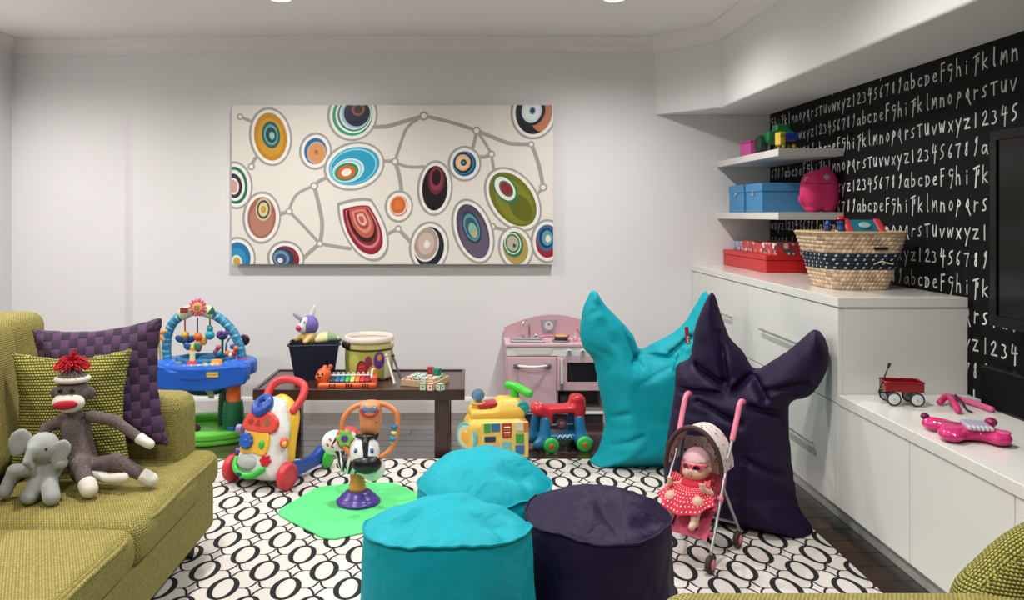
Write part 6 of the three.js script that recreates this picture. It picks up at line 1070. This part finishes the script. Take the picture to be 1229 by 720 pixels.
{ // red box and game boxes on the upper countertop
  const red = M(0xc3161c, 0.4), xl = 1.655, rb = thing('red_box', 'wide flat red lidded box on the white countertop', 'box', [0, UPTOP + 0.0005, 0]);
  const a = G(917, 328, UPTOP), z1 = a.z - 0.02, X0 = a.x + 0.02, z0 = X0 * F / (863 - PU) * -1;
  part('body', span(X0, 2.10, 0, 0.075, Math.max(z0, BACK + 0.02), z1, 0.003), red, rb); part('lid', span(X0 - 0.003, 2.103, 0.077, 0.108, Math.max(z0, BACK + 0.02) - 0.002, z1 + 0.003, 0.004), red, rb);
  const Z0 = Math.max(z0, BACK + 0.02);
  const prints = [['#c8303c', '#e8e0d8', '#5a7890'], ['#8aa4b8', '#e4e4e0', '#c03440'], ['#c83c40', '#f0dcc8', '#d89a4c'], ['#b82c34', '#e8d8d0', '#3a5068']].map((c, k) => M(0xffffff, 0.4, { map: canvasTex(128, 64, (x) => { x.fillStyle = c[0]; x.fillRect(0, 0, 128, 64); const R = rng(50 + k); for (let i = 0; i < 26; i++) { x.fillStyle = c[i % 3 ? 1 : 2]; x.fillRect(R() * 110, R() * 50, 6 + R() * 18, 4 + R() * 12); } }) }));
  const names = ['red and white', 'pale blue and white', 'red and cream', 'dark red and grey'], L = (z1 - Z0) / 4;
  [[0, X0 + 0.06, 0.06, 3, 1], [1, X0 + 0.05, 0.068, 0, 0], [2, X0 + 0.05, 0.062, 0, 2], [3, X0 + 0.04, 0.07, 0, 3]].forEach(([i, x, h, q, k]) => { const g = boxUV(box(0.3, h, L - 0.012, 0.002), 0.16); solo('game_box', g, prints[k], `${names[k]} printed game box on the red box`, 'game box', [x + 0.16, UPTOP + 0.1092 + h / 2, Z0 + L * (i + 0.5)], [0, 0, 0], 'game boxes on the red box'); });
}
{ // woven basket with toys
  const zc = -3.85, xc = 1.85, t = thing('woven_basket', 'woven natural rope basket with a dark blue dotted band', 'basket', [xc, UPTOP + 0.0005, zc], 0);
  const H = 0.268, dim = (v) => [mix(0.135, 0.205, v), mix(0.15, 0.215, v)];
  const pt = (a, v, off = 0) => { const [A, B] = dim(v), n = 4.5, c = Math.cos(a), s = Math.sin(a), r = Math.pow(Math.pow(Math.abs(c), n) + Math.pow(Math.abs(s), n), -1 / n); return [c * r * (A + off), s * r * (B + off)]; };
  const rows = 14, cols = 56, tw = (u, v) => { const row = Math.floor(v * rows), fv = v * rows - row, fu = (u * cols + (row % 2) * 0.5 + fv * 0.35) % 1; return Math.pow(Math.sin(Math.PI * fv), 0.6) * Math.pow(Math.sin(Math.PI * fu), 0.5); };
  const bt = (lo, hi, band) => canvasTex(1024, 256, (x, w, h) => { const img = x.createImageData(w, h), d = img.data, R = rng(9), tone = {}; for (let j = 0; j < h; j++) for (let i = 0; i < w; i++) { const u = i / w, v = mix(lo, hi, 1 - j / h), row = Math.floor(v * rows), id = Math.floor(u * cols + (row % 2) * 0.5) + row * 100, q = tone[id] ?? (tone[id] = 0.82 + R() * 0.3), k = tw(u, v); let c = [208 * q, 180 * q, 150 * q]; if (band) { const dot = (Math.floor(u * cols + (row % 2) * 0.5) + row) % 2 === 0 && k > 0.8; c = dot ? [190, 190, 184] : [20 * q, 36 * q, 54 * q]; } const o = (j * w + i) * 4; d[o] = clamp(c[0], 0, 255); d[o + 1] = clamp(c[1], 0, 255); d[o + 2] = clamp(c[2], 0, 255); d[o + 3] = 255; } x.putImageData(img, 0, 0); });
  const bandG = (lo, hi) => surface(336, Math.round((hi - lo) * rows * 6), (u, w) => { const v = mix(lo, hi, w), k = tw(u, Math.min(v, 0.9999)), p = pt(u * 6.283185, v, 0.006 * k); return [p[0], v * H, p[1]]; }, true, [1, 1]);
  part('lower_weave', bandG(0, 5 / 14), M(0xffffff, 0.85, { map: bt(0, 5 / 14, false) }), t); part('dotted_band', bandG(5 / 14, 9 / 14), M(0xffffff, 0.8, { map: bt(5 / 14, 9 / 14, true) }), t); part('upper_weave', bandG(9 / 14, 1), M(0xffffff, 0.85, { map: bt(9 / 14, 1, false) }), t);
  part('lining', surface(80, 4, (u, v) => { const p = pt(u * 6.283185, v, -0.004); return [p[0], v * (H - 0.003) + 0.003, p[1]]; }, true), M(0x6a5642, 0.9), t); part('bottom', at(slab((() => { const o = []; for (let i = 0; i < 48; i++) o.push(pt(i / 48 * 6.283, 0, -0.003)); return o; })(), 0.006, 0.001), 0, 0.004, 0, Math.PI / 2), M(0x9a7c5c, 0.9), t);
  const rim = []; for (let i = 0; i < 56; i++) { const p = pt(i / 56 * 6.283, 1, 0.002); rim.push(V(p[0], H, p[1])); } part('rim_rope', tube(rim, 0.007, 160, 8, true), M(0xbfa07c, 0.9), t);
  part('grip_slot', at(box(0.065, 0.014, 0.006, 0.003), 0.05, 0.196, 0.2065), M(0x1c140e, 0.9), t); part('tie_string', roundTube([[0.04, 0.128, 0.19], [0.06, 0.136, 0.194], [0.08, 0.13, 0.193], [0.11, 0.124, 0.192]], 0.003, 16, 6), CREAM, t);
  // fill cushion of toys and the toys that show above the rim
  const by = UPTOP + 0.12;
  const f1 = thing('toy_figure', 'small blue and yellow toy figure at the basket edge', 'toy figure', [xc - 0.085, UPTOP + 0.185, zc + 0.1]); part('body', blob((p) => smin(sdCap(p, [0, 0, 0], [0, 0.1, 0], 0.022, 0.02), sdEll(p, [0, 0.13, 0], [0.02, 0.02, 0.02]), 0.01), [-0.04, -0.03, -0.04], [0.04, 0.17, 0.04], 0.005), M(0x1d4a78, 0.5), f1); part('hat', at(lathe([[0, 0.02], [0.012, 0.018], [0.02, 0.004], [0.024, 0], [0, 0]], 16), 0, 0.144, 0), RED, f1); for (const q of [-1, 1]) part('arm', rod([q * 0.018, 0.09, 0], [q * 0.032, 0.06, 0.012], 0.008), YEL, f1);
  const f2 = thing('toy_figure', 'slim navy toy figure with yellow base in the basket', 'toy figure', [xc - 0.13, UPTOP + 0.165, zc + 0.06]); part('body', lathe([[0, 0], [0.02, 0], [0.014, 0.05], [0.018, 0.1], [0.01, 0.135], [0, 0.14]], 16), NAVY, f2); part('base', at(disc(0.024, 0.014, 0.004), 0, -0.007, 0, Math.PI / 2), CREAM, f2); part('cap', ball(0.012, 1, 1.2, 1, 12), BLUE, f2, [0, 0.145, 0]);
  const bk = thing('toy_case', 'red and teal toy case tilted in the basket', 'toy case', [xc + 0.055, UPTOP + 0.262, zc + 0.04], -0.2); part('body', at(box(0.16, 0.032, 0.15, 0.012, 3), 0, 0.02, 0, 0.5), M(0x1f6c7c, 0.4), bk); for (const q of [-1, 1]) part('bumper', at(box(0.034, 0.04, 0.155, 0.012, 3), q * 0.07, 0.022, 0, 0.5), M(0xc4333c, 0.4), bk); part('dial', at(disc(0.026, 0.01, 0.003), 0, 0.022, 0.0, -Math.PI / 2 + 0.5).translate(0, 0.018, 0.01), M(0x8fb8bc, 0.4), bk); part('prop', rod([0, -0.1, -0.02], [0, 0.01, -0.01], 0.02), M(0x1f6c7c, 0.5), bk);
  solo('toy_ball', ball(0.03, 1, 1, 1, 18), GREEN, 'small bright green ball in the basket', 'ball', [xc + 0.158, UPTOP + 0.238, zc + 0.1]); const yb = solo('toy_bag', blob((p) => sdEll(p, [0, 0, 0], [0.06, 0.035, 0.05]) + 0.004 * noise(p[0] * 40, p[1] * 40, p[2] * 40), [-0.08, -0.05, -0.07], [0.08, 0.05, 0.07], 0.006), M(0xc8863a, 0.6), 'tan cloth toy lying in the basket', 'soft toy', [xc - 0.075, UPTOP + 0.21, zc - 0.05]);
  const heap = solo('toy_cushion', blob((p) => sdEll(p, [0, 0.085, 0], [0.115, 0.07, 0.125]) + 0.008 * noise(p[0] * 20, p[1] * 20, p[2] * 20), [-0.18, -0.02, -0.19], [0.18, 0.21, 0.19], 0.01), M(0x6a4a3c, 0.8), 'brown soft toy filling the woven basket', 'soft toy', [xc, UPTOP + 0.012, zc - 0.02]);
}

// ---------- low countertop: wagon and guitar ----------
{
  const a = G(1070, 485, LOWTOP), b = G(1098, 489, LOWTOP), c = a.clone().add(b).multiplyScalar(0.5), t = thing('toy_wagon', 'small red toy wagon with white wheels and black handle', 'toy wagon', [c.x + 0.01, LOWTOP + 0.0005, c.z - 0.03], -0.18); t.scale.setScalar(0.78);
  const red = M(0x8c1218, 0.25), bk = M(0x17211f, 0.4);
  const W = 0.09, D = 0.05;
  part('tub_floor', at(box(W * 2 - 0.004, 0.004, D * 2 - 0.004, 0.001), 0, 0.073, 0), red, t);
  for (const q of [-1, 1]) { part('tub_side', at(box(W * 2, 0.05, 0.004, 0.0015), 0, 0.096, q * D), red, t); part('tub_end', at(box(0.004, 0.05, D * 2, 0.0015), q * W, 0.096, 0), red, t); }
  part('tub_rim', tube([[-W, 0.121, D], [0, 0.121, D], [W, 0.121, D], [W, 0.121, 0], [W, 0.121, -D], [0, 0.121, -D], [-W, 0.121, -D], [-W, 0.121, 0]], 0.004, 80, 6, true), red, t);
  for (const x of [-0.055, 0.055]) { part('axle', rod([x, 0.036, -0.06], [x, 0.036, 0.06], 0.004), bk, t); part('bracket', at(box(0.03, 0.034, 0.05, 0.004), x, 0.054, 0), bk, t); for (const q of [-1, 1]) { const w = part('wheel', at(torus(0.031, 0.0052, Math.PI * 2, 36), x, 0.0365, q * 0.058), bk, t); part('wheel_disc', at(disc(0.03, 0.007, 0.002), x, 0.0365, q * 0.058), M(0xcdd8d6, 0.35), w); part('hub', ball(0.005, 1, 1, 0.8, 10), steel, w, [x, 0.0365, q * 0.063]); } }
  part('tongue', rod([-0.055, 0.058, 0.0], [-0.115, 0.058, 0.012], 0.004), bk, t); const h = part('handle', rod([-0.115, 0.058, 0.012], [-0.062, 0.205, 0.01], 0.0034), bk, t); part('grip', rod([-0.068, 0.188, 0.01], [-0.059, 0.212, 0.01], 0.007), bk, h);
}
{
  const a = G(1169, 516, LOWTOP + 0.03), t = thing('toy_guitar', 'pink plastic toy guitar with silver strings lying on the low countertop', 'toy guitar', [a.x - 0.02, LOWTOP + 0.0005, a.z], -0.3), pk = M(0xcc2f72, 0.15), pk2 = M(0xdb5c90, 0.2);
  // laid flat: outline in x (length) and y (width), turned down onto the counter
  const lie = (g, y) => at(g, 0, y, 0, -Math.PI / 2);
  const o = smoothOutline([[-0.13, -0.03], [-0.115, -0.075], [-0.06, -0.085], [-0.02, -0.055], [0.03, -0.05], [0.07, -0.085], [0.125, -0.08], [0.14, -0.03], [0.11, 0.01], [0.12, 0.05], [0.09, 0.07], [0.05, 0.04], [0.0, 0.04], [-0.06, 0.085], [-0.125, 0.1], [-0.155, 0.075], [-0.13, 0.045], [-0.085, 0.025]].map(([x, y]) => [x * 0.8, y * 1.15]), 4);
  part('body', lie(puff(o, 0.023, 0.035, 0.0055), 0.0245), pk, t);
  part('bridge', at(box(0.075, 0.02, 0.09, 0.006), 0.02, 0.048, 0.005), M(0xa9a2ba, 0.3), t);
  for (let i = 0; i < 6; i++) part('string_key', at(box(0.009, 0.012, 0.03, 0.003), -0.012 + i * 0.013, 0.052, 0.055), M(0xc8c8cc, 0.3), t);
  for (let i = 0; i < 3; i++) part('string', rod([-0.1 + 0.0, 0.05, -0.012 + i * 0.006], [-0.02, 0.05, -0.01 + i * 0.006], 0.0012), steel, t);
  part('disc', at(disc(0.024, 0.008, 0.003), 0.085, 0.044, 0.06, Math.PI / 2), pk2, t); part('knob', ball(0.02, 1, 0.8, 1, 16), M(0x8a2450, 0.15), t, [0.085, 0.048, -0.06]); part('knob', ball(0.015, 1, 0.8, 1, 16), M(0x5a1838, 0.15), t, [-0.11, 0.045, -0.095]);
  const o2 = G(1150, 488, LOWTOP), W = (u, v, h = 0.012) => { const q = G(u, v, LOWTOP); return [q.x - o2.x, h, q.z - o2.z]; };
  const st = thing('toy_microphone_stand', 'pink toy stand with black cord lying behind the toy guitar', 'toy', [o2.x, LOWTOP + 0.0005, o2.z]);
  part('bar', roundTube([W(1136, 484.5, 0.03), W(1148, 482, 0.014), W(1160, 485), W(1176, 490), W(1190, 495)], 0.0115, 40, 10), pk2, st); part('foot', roundTube([W(1128, 487, 0.014), W(1136, 484.5, 0.03), W(1143, 490, 0.03), W(1150, 497, 0.014)], 0.0125, 30, 10), pk, st); part('cord', roundTube([W(1147, 483, 0.03), W(1155, 489, 0.02), W(1161, 494, 0.006), W(1166, 496, 0.005)], 0.004, 24, 6), BLK, st);
}
shade(scene);
renderer.render(scene, camera);
